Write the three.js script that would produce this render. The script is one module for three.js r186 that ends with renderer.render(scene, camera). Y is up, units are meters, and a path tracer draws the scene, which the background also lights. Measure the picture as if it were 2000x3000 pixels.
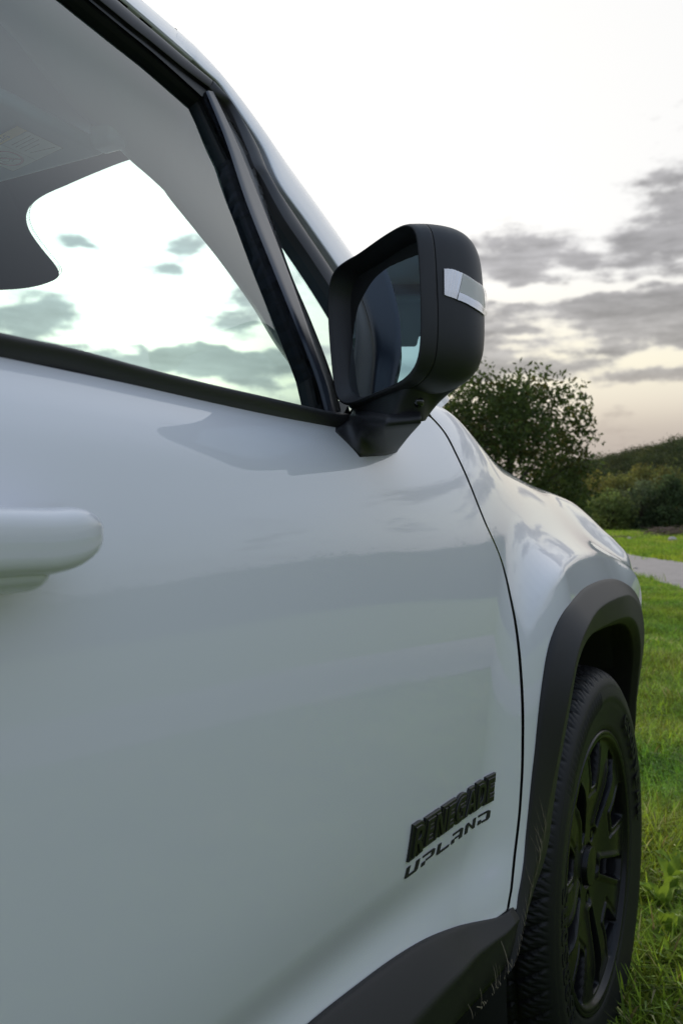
import * as THREE from 'three';
import { mergeGeometries } from 'three/addons/utils/BufferGeometryUtils.js';
import { RoundedBoxGeometry } from 'three/addons/geometries/RoundedBoxGeometry.js';
import { FontLoader } from 'three/addons/loaders/FontLoader.js';
import { ImprovedNoise } from 'three/addons/math/ImprovedNoise.js';

// ---------------------------------------------------------------- camera, sky, sun, exposure
// car frame: x forward, y up, z out of the car's right side; origin under the right front wheel, on its outer face
const V3 = (x, y, z) => new THREE.Vector3(x, y, z);
const D2R = Math.PI / 180, FPX = 2667, YAW = 29 * D2R, PITCH = 1.29 * D2R;
const EYE = V3(-1.612, 0.918, 0.381);
const FWD = V3(Math.cos(YAW) * Math.cos(PITCH), Math.sin(PITCH), -Math.sin(YAW) * Math.cos(PITCH));
const RIGHT = V3(Math.sin(YAW), 0, Math.cos(YAW)), UPV = RIGHT.clone().cross(FWD);
const camera = new THREE.PerspectiveCamera(2 * Math.atan(1500 / FPX) / D2R, 2 / 3, 0.02, 20000);
camera.position.copy(EYE); camera.up.set(0, 1, 0); camera.lookAt(EYE.clone().add(FWD));
camera.focus = 0.95; camera.userData.fStop = 13;
camera.updateMatrixWorld(true);

const scene = new THREE.Scene();
const renderer = new THREE.WebGLRenderer({ antialias: true });
renderer.toneMapping = THREE.LinearToneMapping; renderer.toneMappingExposure = 1;
renderer.shadowMap.enabled = true;

const noise3 = new ImprovedNoise();
const clamp = (x, a = 0, b = 1) => Math.min(b, Math.max(a, x)), lerp = (a, b, t) => a + (b - a) * t;
const sstep = (a, b, x) => { const t = clamp((x - a) / (b - a)); return t * t * (3 - 2 * t); };
function rng(seed) { let s = seed >>> 0; return () => { s = (s + 0x6d2b79f5) >>> 0; let t = Math.imul(s ^ (s >>> 15), 1 | s); t = (t + Math.imul(t ^ (t >>> 7), 61 | t)) ^ t; return ((t ^ (t >>> 14)) >>> 0) / 4294967296; }; }
function fbm(x, y, z, oct = 5, gain = 0.5) { let a = 0.5, s = 0, n = 0; for (let i = 0; i < oct; i++) { s += a * noise3.noise(x, y, z); n += a; a *= gain; x *= 2.03; y *= 2.03; z *= 2.03; } return s / n; }

const SUN_AZ = -12.6, SUN_EL = 13.2;                       // degrees from the optical axis, the low sun behind the clouds
const dirOf = (az, el) => { const a = YAW - az * D2R, e = el * D2R; return V3(Math.cos(e) * Math.cos(a), Math.sin(e), -Math.cos(e) * Math.sin(a)); };
const SUN = dirOf(SUN_AZ, SUN_EL);
{
  const W = 4096, H = 2048, data = new Float32Array(W * H * 4);
  // cloud clumps: azimuth, elevation, half width, half height (degrees), weight
  const clumps = [[-16.3, 17.0, 1.15, 0.5, .95], [-10.6, 16.0, 1.25, 0.5, 1], [-9.4, 17.3, 0.9, 0.4, 0.85], [-6.9, 15.7, 0.7, 0.5, 0.8], [-6.3, 14.6, 0.8, 0.45, 0.7], [-12.7, 19.1, 0.35, 0.3, 0.7],
    [-18.5, 12.9, 2.8, 0.8, 0.8], [-19, 10.9, 3.0, 1.0, 0.8], [-6.8, 13.0, 2.2, 0.8, 0.8], [-9, 10.7, 5, 1.0, 1], [-5, 10.0, 3.6, 1.0, 0.9], [-15, 10.4, 5, 0.8, 0.8], [4.9, 26.8, 0.9, 0.8, 0.55], [8.5, 17.4, 3.2, 1.2, 0.75],
    [16, 16.9, 8, 1.5, 1], [21, 19.6, 5, 1.2, 0.8], [8.5, 15.9, 3.5, 1.1, .7], [14, 12.9, 8, 1.1, 1], [21, 12.4, 6, 1.3, 1], [12.5, 10.6, 6, 0.8, 0.9], [20, 9.2, 4, 0.45, 0.7], [8.5, 13.2, 3.4, 1.3, 0.8], [7, 10.5, 4, 1.2, .8], [29, 17, 6, 3, 0.9], [34, 11, 7, 1.6, 0.9], [44, 15, 6, 2, 0.8]];
  const gaps = [[10.8, 14.6, 3.4, 0.42, 1], [16.8, 14.55, 5, 0.3, 0.8], [11.4, 12.0, 2.0, 0.3, 0.5], [11.6, 8.95, 2.4, 0.4, 1], [16.5, 8.2, 5.5, 0.5, 0.9], [20, 10.35, 3.2, 0.5, 0.9], [-12.2, 13.0, 2.6, 1.3, 1.2], [-8.4, 11.75, 1.4, 0.22, 1], [-6.2, 11.45, 1.0, 0.28, 1.1], [-14, 11.6, 2.5, 0.25, 0.6], [30, 9.6, 5, 0.5, 0.6], [40, 13, 6, 0.5, 0.6]];
  const cs = Math.cos(SUN_EL * D2R);
  const shade = (el, phi, az) => {
      const ce = Math.cos(el * D2R), se = Math.sin(el * D2R), x = ce * Math.cos(phi), z = ce * Math.sin(phi);
      const dot = clamp(x * SUN.x + se * SUN.y + z * SUN.z, -1, 1), ang = Math.acos(dot) / D2R;
      // clear part of the sky: bright veil towards the sun, blue grey away from it
      const far = sstep(30, 110, ang), glow = Math.exp(-ang * ang / 90), glow2 = Math.exp(-ang * ang / 800);
      const b = lerp(0.93, 0.64, far);
      let r = b * lerp(1, 0.80, far) + 1.6 * glow + 0.22 * glow2, g = b * lerp(1, 0.955, far) + 1.45 * glow + 0.20 * glow2, bl = b * lerp(1, 1.24, far) + 1.25 * glow + 0.16 * glow2;
      const zen = sstep(28, 75, el); r *= 1 - .16 * zen; g *= 1 - .04 * zen; bl *= 1 + .06 * zen;
      // clouds, stretched along the horizon, on a dome so that they shrink with distance
      const dome = 1 / (se + 0.22), X = x * dome * 4.2, Z = z * dome * 4.2;
      let f = 0.5 + 0.95 * fbm(X * 1.0, 3.7, Z * 1.0, 6, 0.55);
      const wob = fbm(az * 0.35, el * 0.8, 1.3, 4) * 1.6, wob2 = fbm(az * 0.35, el * 0.8, 7.9, 4) * 0.9;
      const near = Math.abs(az) < 75 && el < 34;
      let th = lerp(0.74, 0.52, sstep(21, 14, el)); th = lerp(th, 0.60, sstep(40, 70, el)); th = lerp(th, 0.50, sstep(50, 110, Math.abs(az - SUN_AZ)) * sstep(60, 20, el)); 
      if (near) {
        let add = 0;
        for (const c of clumps) { const u = (az - c[0] + wob) / c[2], v = (el - c[1] + wob2) / c[3], q = u * u + v * v; if (q < 6) add += 0.5 * c[4] * Math.exp(-q * 0.9); }
        for (const c of gaps) { const u = (az - c[0] + wob) / c[2], v = (el - c[1] + wob2) / c[3], q = u * u + v * v; if (q < 6) add -= 0.5 * c[4] * Math.exp(-q * 0.9); }
        f = 0.5 + (f - 0.5) * 0.8 + 0.20 * fbm(az * 0.9, el * 1.9, 2.7, 5, 0.6) + 0.34 * fbm(az * 0.22, el * 1.25, 5.1, 5, 0.55) + Math.min(0.5, add) - 0.04;
        if (el > 18 && az < 12) f -= 0.12 * sstep(18, 22, el);
      }
      const c = sstep(th - 0.04, th + 0.30, f), core = sstep(th + 0.05, th + 0.55, f);
      const tone = lerp(0.46, 0.33, core) * lerp(1, 0.92, far) * (1 + 0.75 * fbm(az * 0.3, el * 1.5, 4.4, 5, 0.6)) + 0.22 * glow + 0.08 * glow2;
      r = lerp(r, tone * 1.0, c * 0.94); g = lerp(g, tone * 0.985, c * 0.94); bl = lerp(bl, tone * 1.015, c * 0.94);
      // warm haze near the horizon
      const h = sstep(10.5, 5.5, el) * 0.86, wy = 1 + (0.22 + 0.35 * glow2) * Math.exp(-((el - 8.0) ** 2) / 2.6) * (1 - far);
      r = lerp(r, lerp(0.50, 0.43, far) * wy, h); g = lerp(g, lerp(0.425, 0.475, far) * wy, h); bl = lerp(bl, lerp(0.37, 0.56, far) * (0.35 + 0.65 * wy), h);
      // low light breaking through tints the gaps
      const y = sstep(17, 9, el) * (1 - 0.6 * c) * (1 - far) * (1 - h); g *= 1 - 0.06 * y; bl *= 1 - 0.24 * y;
      return [r, g, bl];
  };
  const azOf = (phi) => { let az = (YAW + phi) / D2R; return ((az + 540) % 360) - 180; };
  const CW = 512, CH = 256, coarse = [];
  for (let j = 0; j < CH; j++) { const el = (j + 0.5) / CH * 180 - 90; for (let i = 0; i < CW; i++) { const phi = (i + 0.5) / CW * 2 * Math.PI - Math.PI; coarse.push(el < -4 ? [0.12, 0.12, 0.11] : shade(el, phi, azOf(phi))); } }
  for (let j = 0; j < H; j++) {
    const el = (j + 0.5) / H * 180 - 90;
    for (let i = 0; i < W; i++) {
      const phi = (i + 0.5) / W * 2 * Math.PI - Math.PI, az = azOf(phi), k = (j * W + i) * 4; let c;
      if (el > -3 && el < 36 && az > -30 && az < 80) c = shade(el, phi, az);
      else { const fx = (i + 0.5) / W * CW - 0.5, fy = (j + 0.5) / H * CH - 0.5, a = Math.floor(fx), b = Math.floor(fy), u = fx - a, v = fy - b, at = (p, q) => coarse[clamp(q, 0, CH - 1) * CW + ((p % CW) + CW) % CW]; c = [0, 1, 2].map((n) => lerp(lerp(at(a, b)[n], at(a + 1, b)[n], u), lerp(at(a, b + 1)[n], at(a + 1, b + 1)[n], u), v)); }
      data[k] = c[0]; data[k + 1] = c[1]; data[k + 2] = c[2]; data[k + 3] = 1;
    }
  }
  const t = new THREE.DataTexture(data, W, H, THREE.RGBAFormat, THREE.FloatType);
  t.mapping = THREE.EquirectangularReflectionMapping; t.magFilter = THREE.LinearFilter; t.minFilter = THREE.LinearFilter; t.colorSpace = THREE.LinearSRGBColorSpace; t.needsUpdate = true;
  scene.background = t; scene.environment = t;
}
const sun = new THREE.DirectionalLight(new THREE.Color(1, 0.9, 0.74), 3);
sun.position.copy(SUN).multiplyScalar(60); sun.target.position.set(0, 0, 0); sun.castShadow = true; sun.shadow.radius = 22;
sun.shadow.mapSize.set(4096, 4096); Object.assign(sun.shadow.camera, { left: -40, right: 40, top: 40, bottom: -40, near: 1, far: 160 });
scene.add(sun, sun.target);
// ---------------------------------------------------------------- helpers
const names = {};
function numbered(name) { const n = names[name] = (names[name] ?? -1) + 1; return n ? `${name}_${String(n).padStart(3, '0')}` : name; }
function flags(o) { o.castShadow = true; o.receiveShadow = true; return o; }
function part(name, geo, mat, parent) { const m = flags(new THREE.Mesh(geo, mat)); m.name = name; parent.add(m); return m; }
function group(name, parent) { const g = new THREE.Group(); g.name = name; parent.add(g); return g; }
function thing(name, label, category, grp) { const g = new THREE.Group(); g.name = numbered(name); g.userData = { label, category }; if (grp) g.userData.group = grp; scene.add(g); return g; }
function struct(name, geo, mat, label) { const m = flags(new THREE.Mesh(geo, mat)); m.name = numbered(name); m.userData = { kind: 'structure', label, category: name.replace(/_/g, ' ') }; scene.add(m); return m; }
// a pixel of the photograph gives a direction; surfaces give the distance
function ray(px, py) { return FWD.clone().multiplyScalar(FPX).addScaledVector(RIGHT, px - 1000).addScaledVector(UPV, 1500 - py).normalize(); }
function proj(p) { const d = p.clone().sub(EYE), w = d.dot(FWD); return [1000 + FPX * d.dot(RIGHT) / w, 1500 - FPX * d.dot(UPV) / w]; }
function onPlane(px, py, point, normal) { const d = ray(px, py); return EYE.clone().addScaledVector(d, point.clone().sub(EYE).dot(normal) / d.dot(normal)); }
function find(S, px, py, guess) {                          // surface parameters whose point lies in that direction
  let [a, b] = guess;
  for (let i = 0; i < 40; i++) {
    const e = 1e-4, p0 = proj(S(a, b)), pa = proj(S(a + e, b)), pb = proj(S(a, b + e));
    const j11 = (pa[0] - p0[0]) / e, j21 = (pa[1] - p0[1]) / e, j12 = (pb[0] - p0[0]) / e, j22 = (pb[1] - p0[1]) / e, det = j11 * j22 - j12 * j21;
    const r1 = px - p0[0], r2 = py - p0[1];
    let da = (r1 * j22 - r2 * j12) / det, db = (r2 * j11 - r1 * j21) / det;
    const m = Math.max(Math.abs(da) / 0.15, Math.abs(db) / 0.8, 1); da /= m; db /= m; a += da; b += db;
    if (Math.abs(r1) + Math.abs(r2) < 0.02) break;
  }
  return [a, b];
}
function trace(S, list, guess) { let g = guess; return list.map(([px, py]) => (g = find(S, px, py, g))); }
// piecewise curve through points of any dimension, by chord length, t in 0..1
function curve(pts, smooth = true) {
  const L = [0]; for (let i = 1; i < pts.length; i++) L.push(L[i - 1] + Math.hypot(...pts[i].map((v, k) => v - pts[i - 1][k])));
  const T = L[L.length - 1], n = pts.length;
  return (t) => {
    const s = clamp(t) * T; let i = 0; while (i < n - 2 && L[i + 1] < s) i++;
    const h = L[i + 1] - L[i] || 1e-9, u = (s - L[i]) / h;
    if (!smooth) return pts[i].map((v, k) => lerp(v, pts[i + 1][k], u));
    const m = (q, k) => q === 0 ? (pts[1][k] - pts[0][k]) / (L[1] - L[0]) : q === n - 1 ? (pts[q][k] - pts[q - 1][k]) / (L[q] - L[q - 1]) : (pts[q + 1][k] - pts[q - 1][k]) / (L[q + 1] - L[q - 1]);
    const u2 = u * u, u3 = u2 * u;
    return pts[i].map((v, k) => (2 * u3 - 3 * u2 + 1) * v + (u3 - 2 * u2 + u) * h * m(i, k) + (3 * u2 - 2 * u3) * pts[i + 1][k] + (u3 - u2) * h * m(i + 1, k));
  };
}
const samples = (c, n) => Array.from({ length: n + 1 }, (_, i) => c(i / n));
// grid[i][j] of Vector3 -> geometry; flip turns the faces over
function gridGeo(grid, { flip = false, closeU = false, normals = null, uv = null } = {}) {
  const n = grid.length, m = grid[0].length, pos = [], uvs = [], idx = [], nor = [];
  for (let i = 0; i < n; i++) for (let j = 0; j < m; j++) { const p = grid[i][j]; pos.push(p.x, p.y, p.z); if (uv) uvs.push(...uv(p, i, j)); else uvs.push(i / (n - 1), j / (m - 1)); if (normals) { const q = normals[i][j]; nor.push(q.x, q.y, q.z); } }
  for (let i = 0; i < n - (closeU ? 0 : 1); i++) for (let j = 0; j < m - 1; j++) { const a = i * m + j, b = ((i + 1) % n) * m + j, c = b + 1, d = a + 1; flip ? idx.push(a, c, b, a, d, c) : idx.push(a, b, c, a, c, d); }
  const g = new THREE.BufferGeometry();
  g.setAttribute('position', new THREE.Float32BufferAttribute(pos, 3)); g.setAttribute('uv', new THREE.Float32BufferAttribute(uvs, 2)); g.setIndex(idx);
  if (normals) g.setAttribute('normal', new THREE.Float32BufferAttribute(nor, 3)); else g.computeVertexNormals();
  return g;
}
function normalOf(S, a, b) { const e = 5e-4, u = S(a + e, b).sub(S(a - e, b)), v = S(a, b + e).sub(S(a, b - e)); return u.cross(v).normalize(); }
function merge(list) { const k = list.map((g) => { const q = g.index ? g.toNonIndexed() : g.clone(); for (const a of Object.keys(q.attributes)) if (!['position', 'normal', 'uv'].includes(a)) q.deleteAttribute(a); if (!q.attributes.uv) q.setAttribute('uv', new THREE.Float32BufferAttribute(new Float32Array(q.attributes.position.count * 2), 2)); return q; }); return mergeGeometries(k); }
// a sheet metal panel: P(s,t) in surface parameters, rounded hem all round
function panel(S, P, nu, nv, { r = 0.0035, depth = 0.016, sign = 1, edges = 'lrbt' } = {}) {
  const par = [], grid = [], nor = [];
  for (let i = 0; i <= nu; i++) { const a = [], b = [], c = []; for (let j = 0; j <= nv; j++) { const q = P(i / nu, j / nv); a.push(q); b.push(S(q[0], q[1])); c.push(normalOf(S, q[0], q[1]).multiplyScalar(sign)); } par.push(a); grid.push(b); nor.push(c); }
  const u = V3().subVectors(grid[1][1], grid[0][1]), v = V3().subVectors(grid[1][2], grid[1][1]), mid = u.cross(v).dot(nor[1][1]) > 0;
  const list = [gridGeo(grid, { normals: nor, flip: !mid })];
  const side = (pts, ns, inner) => {
    const rows = [], nn = [];
    pts.forEach((p, i) => {
      const n = ns[i], o = p.clone().sub(inner[i]); o.addScaledVector(n, -o.dot(n)).normalize();
      const row = [], nr = [];
      for (let k = 0; k <= 4; k++) { const a = k / 4 * Math.PI / 2; row.push(p.clone().addScaledVector(o, r * Math.sin(a)).addScaledVector(n, -r * (1 - Math.cos(a)))); nr.push(n.clone().multiplyScalar(Math.cos(a)).addScaledVector(o, Math.sin(a))); }
      row.push(row[4].clone().addScaledVector(n, -depth)); nr.push(o.clone());
      rows.push(row); nn.push(nr);
    });
    const a = V3().subVectors(rows[1][0], rows[0][0]).cross(V3().subVectors(rows[0][1], rows[0][0])).dot(nn[0][1]) > 0;
    list.push(gridGeo(rows, { normals: nn, flip: !a }));
  };
  if (edges.includes('b')) side(grid.map((c) => c[0]), nor.map((c) => c[0]), grid.map((c) => c[1]));
  if (edges.includes('t')) side(grid.map((c) => c[nv]), nor.map((c) => c[nv]), grid.map((c) => c[nv - 1]));
  if (edges.includes('l')) side(grid[0], nor[0], grid[1]);
  if (edges.includes('r')) side(grid[nu], nor[nu], grid[nu - 1]);
  return merge(list);
}
const coons = (B, T, L, R) => (s, t) => { const b = B(s), q = T(s), l = L(t), r = R(t), b0 = B(0), b1 = B(1), t0 = T(0), t1 = T(1); return [0, 1].map((k) => (1 - t) * b[k] + t * q[k] + (1 - s) * l[k] + s * r[k] - (1 - s) * (1 - t) * b0[k] - s * (1 - t) * b1[k] - (1 - s) * t * t0[k] - s * t * t1[k]); };
// a moulding between two lines of points, swelling outwards by `bulge`, with sides that go `depth` inwards
function band(A, B, out, { n = 40, bulge = 0.004, depth = 0.012, lift = 0.002, m = 6, power = 2 } = {}) {
  const ca = curve(A.map((p) => p.toArray())), cb = curve(B.map((p) => p.toArray())), grid = [];
  for (let i = 0; i <= n; i++) {
    const a = V3(...ca(i / n)), b = V3(...cb(i / n)), row = [], o = typeof out === 'function' ? out(a) : out;
    row.push(a.clone().addScaledVector(o, -depth), a.clone());
    for (let k = 0; k <= m; k++) { const t = k / m, p = a.clone().lerp(b, t); row.push(p.addScaledVector(o, lift + bulge * (1 - Math.abs(2 * t - 1) ** power))); }
    row.push(b.clone(), b.clone().addScaledVector(o, -depth)); grid.push(row);
  }
  const g = gridGeo(grid), q = V3().subVectors(grid[1][4], grid[0][4]).cross(V3().subVectors(grid[0][5], grid[0][4]));
  const o = typeof out === 'function' ? out(grid[0][4]) : out;
  return q.dot(o) < 0 ? gridGeo(grid, { flip: true }) : g;
}
const ZC = -0.86;                                          // the car's middle plane
function mirrored(geo) {
  const g = geo.index ? geo.toNonIndexed() : geo.clone(), p = g.attributes.position, n = g.attributes.normal, u = g.attributes.uv;
  for (let i = 0; i < p.count; i++) { p.setZ(i, 2 * ZC - p.getZ(i)); if (n) n.setZ(i, -n.getZ(i)); }
  for (let i = 0; i < p.count; i += 3) for (const at of [p, n, u]) if (at) { const k = at.itemSize, b = at.array, x = b.slice((i + 1) * k, (i + 2) * k); b.copyWithin((i + 1) * k, (i + 2) * k, (i + 3) * k); b.set(x, (i + 2) * k); }
  return g;
}
function dataTex(n, fn, { srgb = true, m = n, repeat = 1 } = {}) {
  const a = new Uint8Array(n * m * 4);
  for (let j = 0; j < m; j++) for (let i = 0; i < n; i++) { const c = fn(i / n, j / m), k = (j * n + i) * 4; for (let q = 0; q < 3; q++) a[k + q] = clamp(Array.isArray(c) ? c[q] : c, 0, 255); a[k + 3] = 255; }
  const t = new THREE.DataTexture(a, n, m, THREE.RGBAFormat); t.wrapS = t.wrapT = THREE.RepeatWrapping; t.magFilter = THREE.LinearFilter; t.minFilter = THREE.LinearMipmapLinearFilter; t.generateMipmaps = true; if (srgb) t.colorSpace = THREE.SRGBColorSpace; t.repeat.set(repeat, repeat); t.needsUpdate = true; return t;
}
// tiling noise for textures
function tileNoise(u, v, f, seed, oct = 4) { const a = u * 2 * Math.PI, b = v * 2 * Math.PI, R = f / (2 * Math.PI); return fbm(Math.cos(a) * R + seed, Math.sin(a) * R + Math.cos(b) * R * 1.01 + seed * 1.7, Math.sin(b) * R + seed * 0.3, oct); }

const lin = (r, g, b) => new THREE.Color().setRGB(r, g, b);
const grainBump = dataTex(256, (u, v) => 128 + 110 * tileNoise(u, v, 60, 3.1, 3), { srgb: false });
const M = {
  paint: new THREE.MeshPhysicalMaterial({ name: 'white_paint', color: lin(0.745, 0.745, 0.775), roughness: 0.5, clearcoat: 1, clearcoatRoughness: 0.015 }),
  plastic: new THREE.MeshPhysicalMaterial({ name: 'black_textured_plastic', color: lin(0.018, 0.018, 0.021), roughness: 0.48 }),
  cladding: new THREE.MeshPhysicalMaterial({ name: 'grey_black_cladding', color: lin(0.017, 0.016, 0.016), roughness: 0.5, specularIntensity: 0.7 }),
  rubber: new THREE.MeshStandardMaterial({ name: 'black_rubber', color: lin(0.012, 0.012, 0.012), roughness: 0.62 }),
  badge: new THREE.MeshPhysicalMaterial({ name: 'satin_black_badge', color: lin(0.006, 0.006, 0.007), roughness: 0.38 }),
  gloss: new THREE.MeshPhysicalMaterial({ name: 'gloss_black', color: lin(0.008, 0.009, 0.012), roughness: 0.22, clearcoat: 0.6, clearcoatRoughness: 0.1 }),
  edge: new THREE.MeshStandardMaterial({ name: 'charcoal_frame_trim', color: lin(0.032, 0.030, 0.032), roughness: 0.42 }),
  matte: new THREE.MeshStandardMaterial({ name: 'matte_grey_film', color: lin(0.17, 0.16, 0.155), roughness: 0.6 }),
  bar: new THREE.MeshPhysicalMaterial({ name: 'navy_black_bar', color: lin(0.022, 0.027, 0.043), roughness: 0.3 }),
  lining: new THREE.MeshStandardMaterial({ name: 'black_felt_wheel_lining', color: lin(0.02, 0.02, 0.02), roughness: 0.95 }),
  carpet: new THREE.MeshStandardMaterial({ name: 'charcoal_carpet', color: lin(0.05, 0.05, 0.052), roughness: 1 }),
  iron: new THREE.MeshStandardMaterial({ name: 'cast_iron', color: lin(0.22, 0.21, 0.20), roughness: 0.6, metalness: 0.8 }),
  primer: new THREE.MeshStandardMaterial({ name: 'white_body_shell', color: lin(0.62, 0.65, 0.68), roughness: 0.6 }),
  trim: new THREE.MeshStandardMaterial({ name: 'grey_interior_trim', color: lin(0.66, 0.71, 0.76), roughness: 0.75 }),
  liner: new THREE.MeshStandardMaterial({ name: 'grey_headliner_cloth', color: lin(0.36, 0.43, 0.50), roughness: 0.95 }),
  visor: new THREE.MeshStandardMaterial({ name: 'grey_visor_cloth', color: lin(0.40, 0.46, 0.50), roughness: 0.9 }),
  dash: new THREE.MeshStandardMaterial({ name: 'dark_dashboard', color: lin(0.02, 0.02, 0.022), roughness: 0.7 }),
  glass: new THREE.MeshPhysicalMaterial({ name: 'side_glass', color: lin(0.70, 0.85, 0.90), roughness: 0, transmission: 1, thickness: 0, ior: 1.52 }),
  screen: new THREE.MeshPhysicalMaterial({ name: 'windscreen_glass', color: lin(0.86, 0.96, 0.88), roughness: 0, transmission: 1, thickness: 0, ior: 1.52 }),
  frit: new THREE.MeshStandardMaterial({ name: 'black_ceramic_print', color: lin(0.012, 0.013, 0.016), roughness: 0.5 }),
  alloy: new THREE.MeshPhysicalMaterial({ name: 'satin_black_alloy', color: lin(0.007, 0.007, 0.008), roughness: 0.3, specularIntensity: 0.35, clearcoat: 0.12, clearcoatRoughness: 0.1 }),
  tyre: new THREE.MeshPhysicalMaterial({ name: 'tyre_rubber', color: lin(0.010, 0.010, 0.0105), roughness: 0.5, specularIntensity: 0.55 }),
  steel: new THREE.MeshStandardMaterial({ name: 'brake_steel', color: lin(0.25, 0.25, 0.26), roughness: 0.4, metalness: 1 }),
  silver: new THREE.MeshStandardMaterial({ name: 'mirror_silver', color: lin(0.74, 0.82, 0.85), roughness: 0.0, metalness: 1 }),
};
// ---------------------------------------------------------------- the car: body surfaces
const car = thing('parked_car', 'white compact off-road car with black cladding and black wheels parked on grass', 'car');
// sections through the right flank, from the sill up over the shoulder to the bonnet: [y, z] per station along x
const DOOR = [[.30, .0], [.42, .030], [.50, .020], [.556, .0085], [.604, .0190], [.66, .0255], [.74, .0285], [.82, .0275], [.90, .020], [.955, .008], [.985, -.0045], [1.010, -.024], [1.033, -.045], [1.045, -.075], [1.05, -.14], [1.05, -.86]];
const PLAIN = [[.30, .0], [.42, .026], [.50, .024], [.556, .0235], [.604, .024], [.66, .0255], [.74, .0275], [.82, .0245], [.895, .0135], [.95, -.0015], [.985, -.016], [1.018, -.036], [1.045, -.060], [1.07, -.095], [1.09, -.17], [1.11, -.86]];
const STATIONS = [
  [-3.4, DOOR.map(([y, z], k) => [y, z - .06])], [-2.4, DOOR.map(([y, z]) => [y, z - .012])], [-1.7, DOOR.map(([y, z]) => [y, z])], [-1.2, DOOR.map(([y, z]) => [y, z + .002])], [-0.9, DOOR.map((r) => [...r])], [-0.74, DOOR.map(([y, z], k) => [lerp(y, PLAIN[k][0], .35), lerp(z, PLAIN[k][1], .35)])],
  [-0.56, PLAIN.map((r) => [...r])],
  [-0.32, [[.30, .0], [.42, .020], [.50, .020], [.556, .020], [.604, .020], [.66, .020], [.74, .018], [.815, .009], [.880, -.006], [.932, -.024], [.972, -.044], [1.005, -.068], [1.033, -.096], [1.058, -.134], [1.078, -.21], [1.10, -.86]]],
  [-0.05, [[.30, -.01], [.42, .008], [.50, .010], [.556, .010], [.604, .010], [.66, .010], [.73, .006], [.80, -.006], [.860, -.024], [.908, -.045], [.945, -.067], [.975, -.093], [1.000, -.124], [1.022, -.166], [1.042, -.25], [1.07, -.86]]],
  [0.20, [[.30, -.025], [.42, -.008], [.50, -.006], [.556, -.006], [.604, -.006], [.66, -.006], [.72, -.010], [.78, -.022], [.835, -.040], [.880, -.061], [.916, -.084], [.945, -.112], [.969, -.145], [.990, -.188], [1.009, -.27], [1.04, -.86]]],
  [0.42, [[.30, -.055], [.42, -.040], [.50, -.036], [.556, -.036], [.604, -.036], [.66, -.036], [.72, -.035], [.79, -.032], [.862, -.032], [.897, -.056], [.924, -.086], [.955, -.118], [.980, -.150], [.998, -.20], [1.012, -.29], [1.035, -.86]]],
  [0.58, [[.30, -.115], [.42, -.098], [.50, -.095], [.556, -.095], [.604, -.095], [.66, -.095], [.72, -.095], [.78, -.097], [.832, -.106], [.865, -.128], [.892, -.155], [.915, -.185], [.936, -.218], [.952, -.262], [.966, -.34], [.995, -.86]]],
  [0.70, [[.30, -.22], [.42, -.20], [.50, -.195], [.556, -.195], [.604, -.195], [.66, -.196], [.71, -.20], [.755, -.206], [.792, -.218], [.82, -.236], [.843, -.258], [.863, -.284], [.880, -.314], [.894, -.354], [.906, -.42], [.935, -.86]]],
  [0.76, [[.30, -.42], [.42, -.39], [.50, -.38], [.556, -.38], [.604, -.38], [.65, -.38], [.685, -.382], [.715, -.388], [.74, -.396], [.76, -.406], [.775, -.42], [.788, -.436], [.80, -.456], [.81, -.48], [.82, -.53], [.85, -.86]]],
];
// the bonnet stands a little above the shoulder of the door
const LIFT = [[-.56, .040], [-.32, .020], [-.05, .027], [.20, .043]];
for (const [x, rows] of STATIONS) { const l = LIFT.find((q) => Math.abs(q[0] - x) < .005); if (l) rows.forEach((r, k) => { r[0] += l[1] * sstep(7, 12.5, k); }); }
for (const [x, rows] of STATIONS) if (Math.abs(x + .56) < .01) { rows[13][0] -= .014; rows[14][0] -= .034; rows[15][0] -= .054; }
for (const [x, rows] of STATIONS) if (x > -.4 && x < .3) { rows[13][0] -= .008; rows[14][0] -= .016; rows[15][0] -= .022; }
for (const [, rows] of STATIONS) { rows[0][1] -= .055; rows[1][1] -= .008; }
const ROWS = DOOR.length;
function cubicAt(xs, vs, x) {
  const n = xs.length; let i = 0; if (n > 40) i = clamp(Math.floor((x + 3.4) / .04), 0, n - 2); else while (i < n - 2 && xs[i + 1] < x) i++;
  const h = xs[i + 1] - xs[i], u = (x - xs[i]) / h, m = (q) => { if (q === 0) return (vs[1] - vs[0]) / (xs[1] - xs[0]); if (q === n - 1) return (vs[q] - vs[q - 1]) / (xs[q] - xs[q - 1]); const a = (vs[q] - vs[q - 1]) / (xs[q] - xs[q - 1]), b = (vs[q + 1] - vs[q]) / (xs[q + 1] - xs[q]), ha = xs[q] - xs[q - 1], hb = xs[q + 1] - xs[q]; return (a * hb + b * ha) / (ha + hb); };
  const u2 = u * u, u3 = u2 * u; return (2 * u3 - 3 * u2 + 1) * vs[i] + (u3 - 2 * u2 + u) * h * m(i) + (3 * u2 - 2 * u3) * vs[i + 1] + (u3 - u2) * h * m(i + 1);
}
for (const [x, rows] of STATIONS) if (x > -.4 && x < .3) for (let n = 0; n < 3; n++) { const o = rows.map((r) => [...r]); for (let k = 6; k < ROWS - 2; k++) for (const q of [0, 1]) rows[k][q] = .25 * o[k - 1][q] + .5 * o[k][q] + .25 * o[k + 1][q]; }
const SX0 = STATIONS.map((s) => s[0]), SX = [], KX = DOOR.map((_, k) => k), SECY = [], SECZ = [];
for (let x = -3.4; x < .7605; x += .04) SX.push(x);
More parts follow.
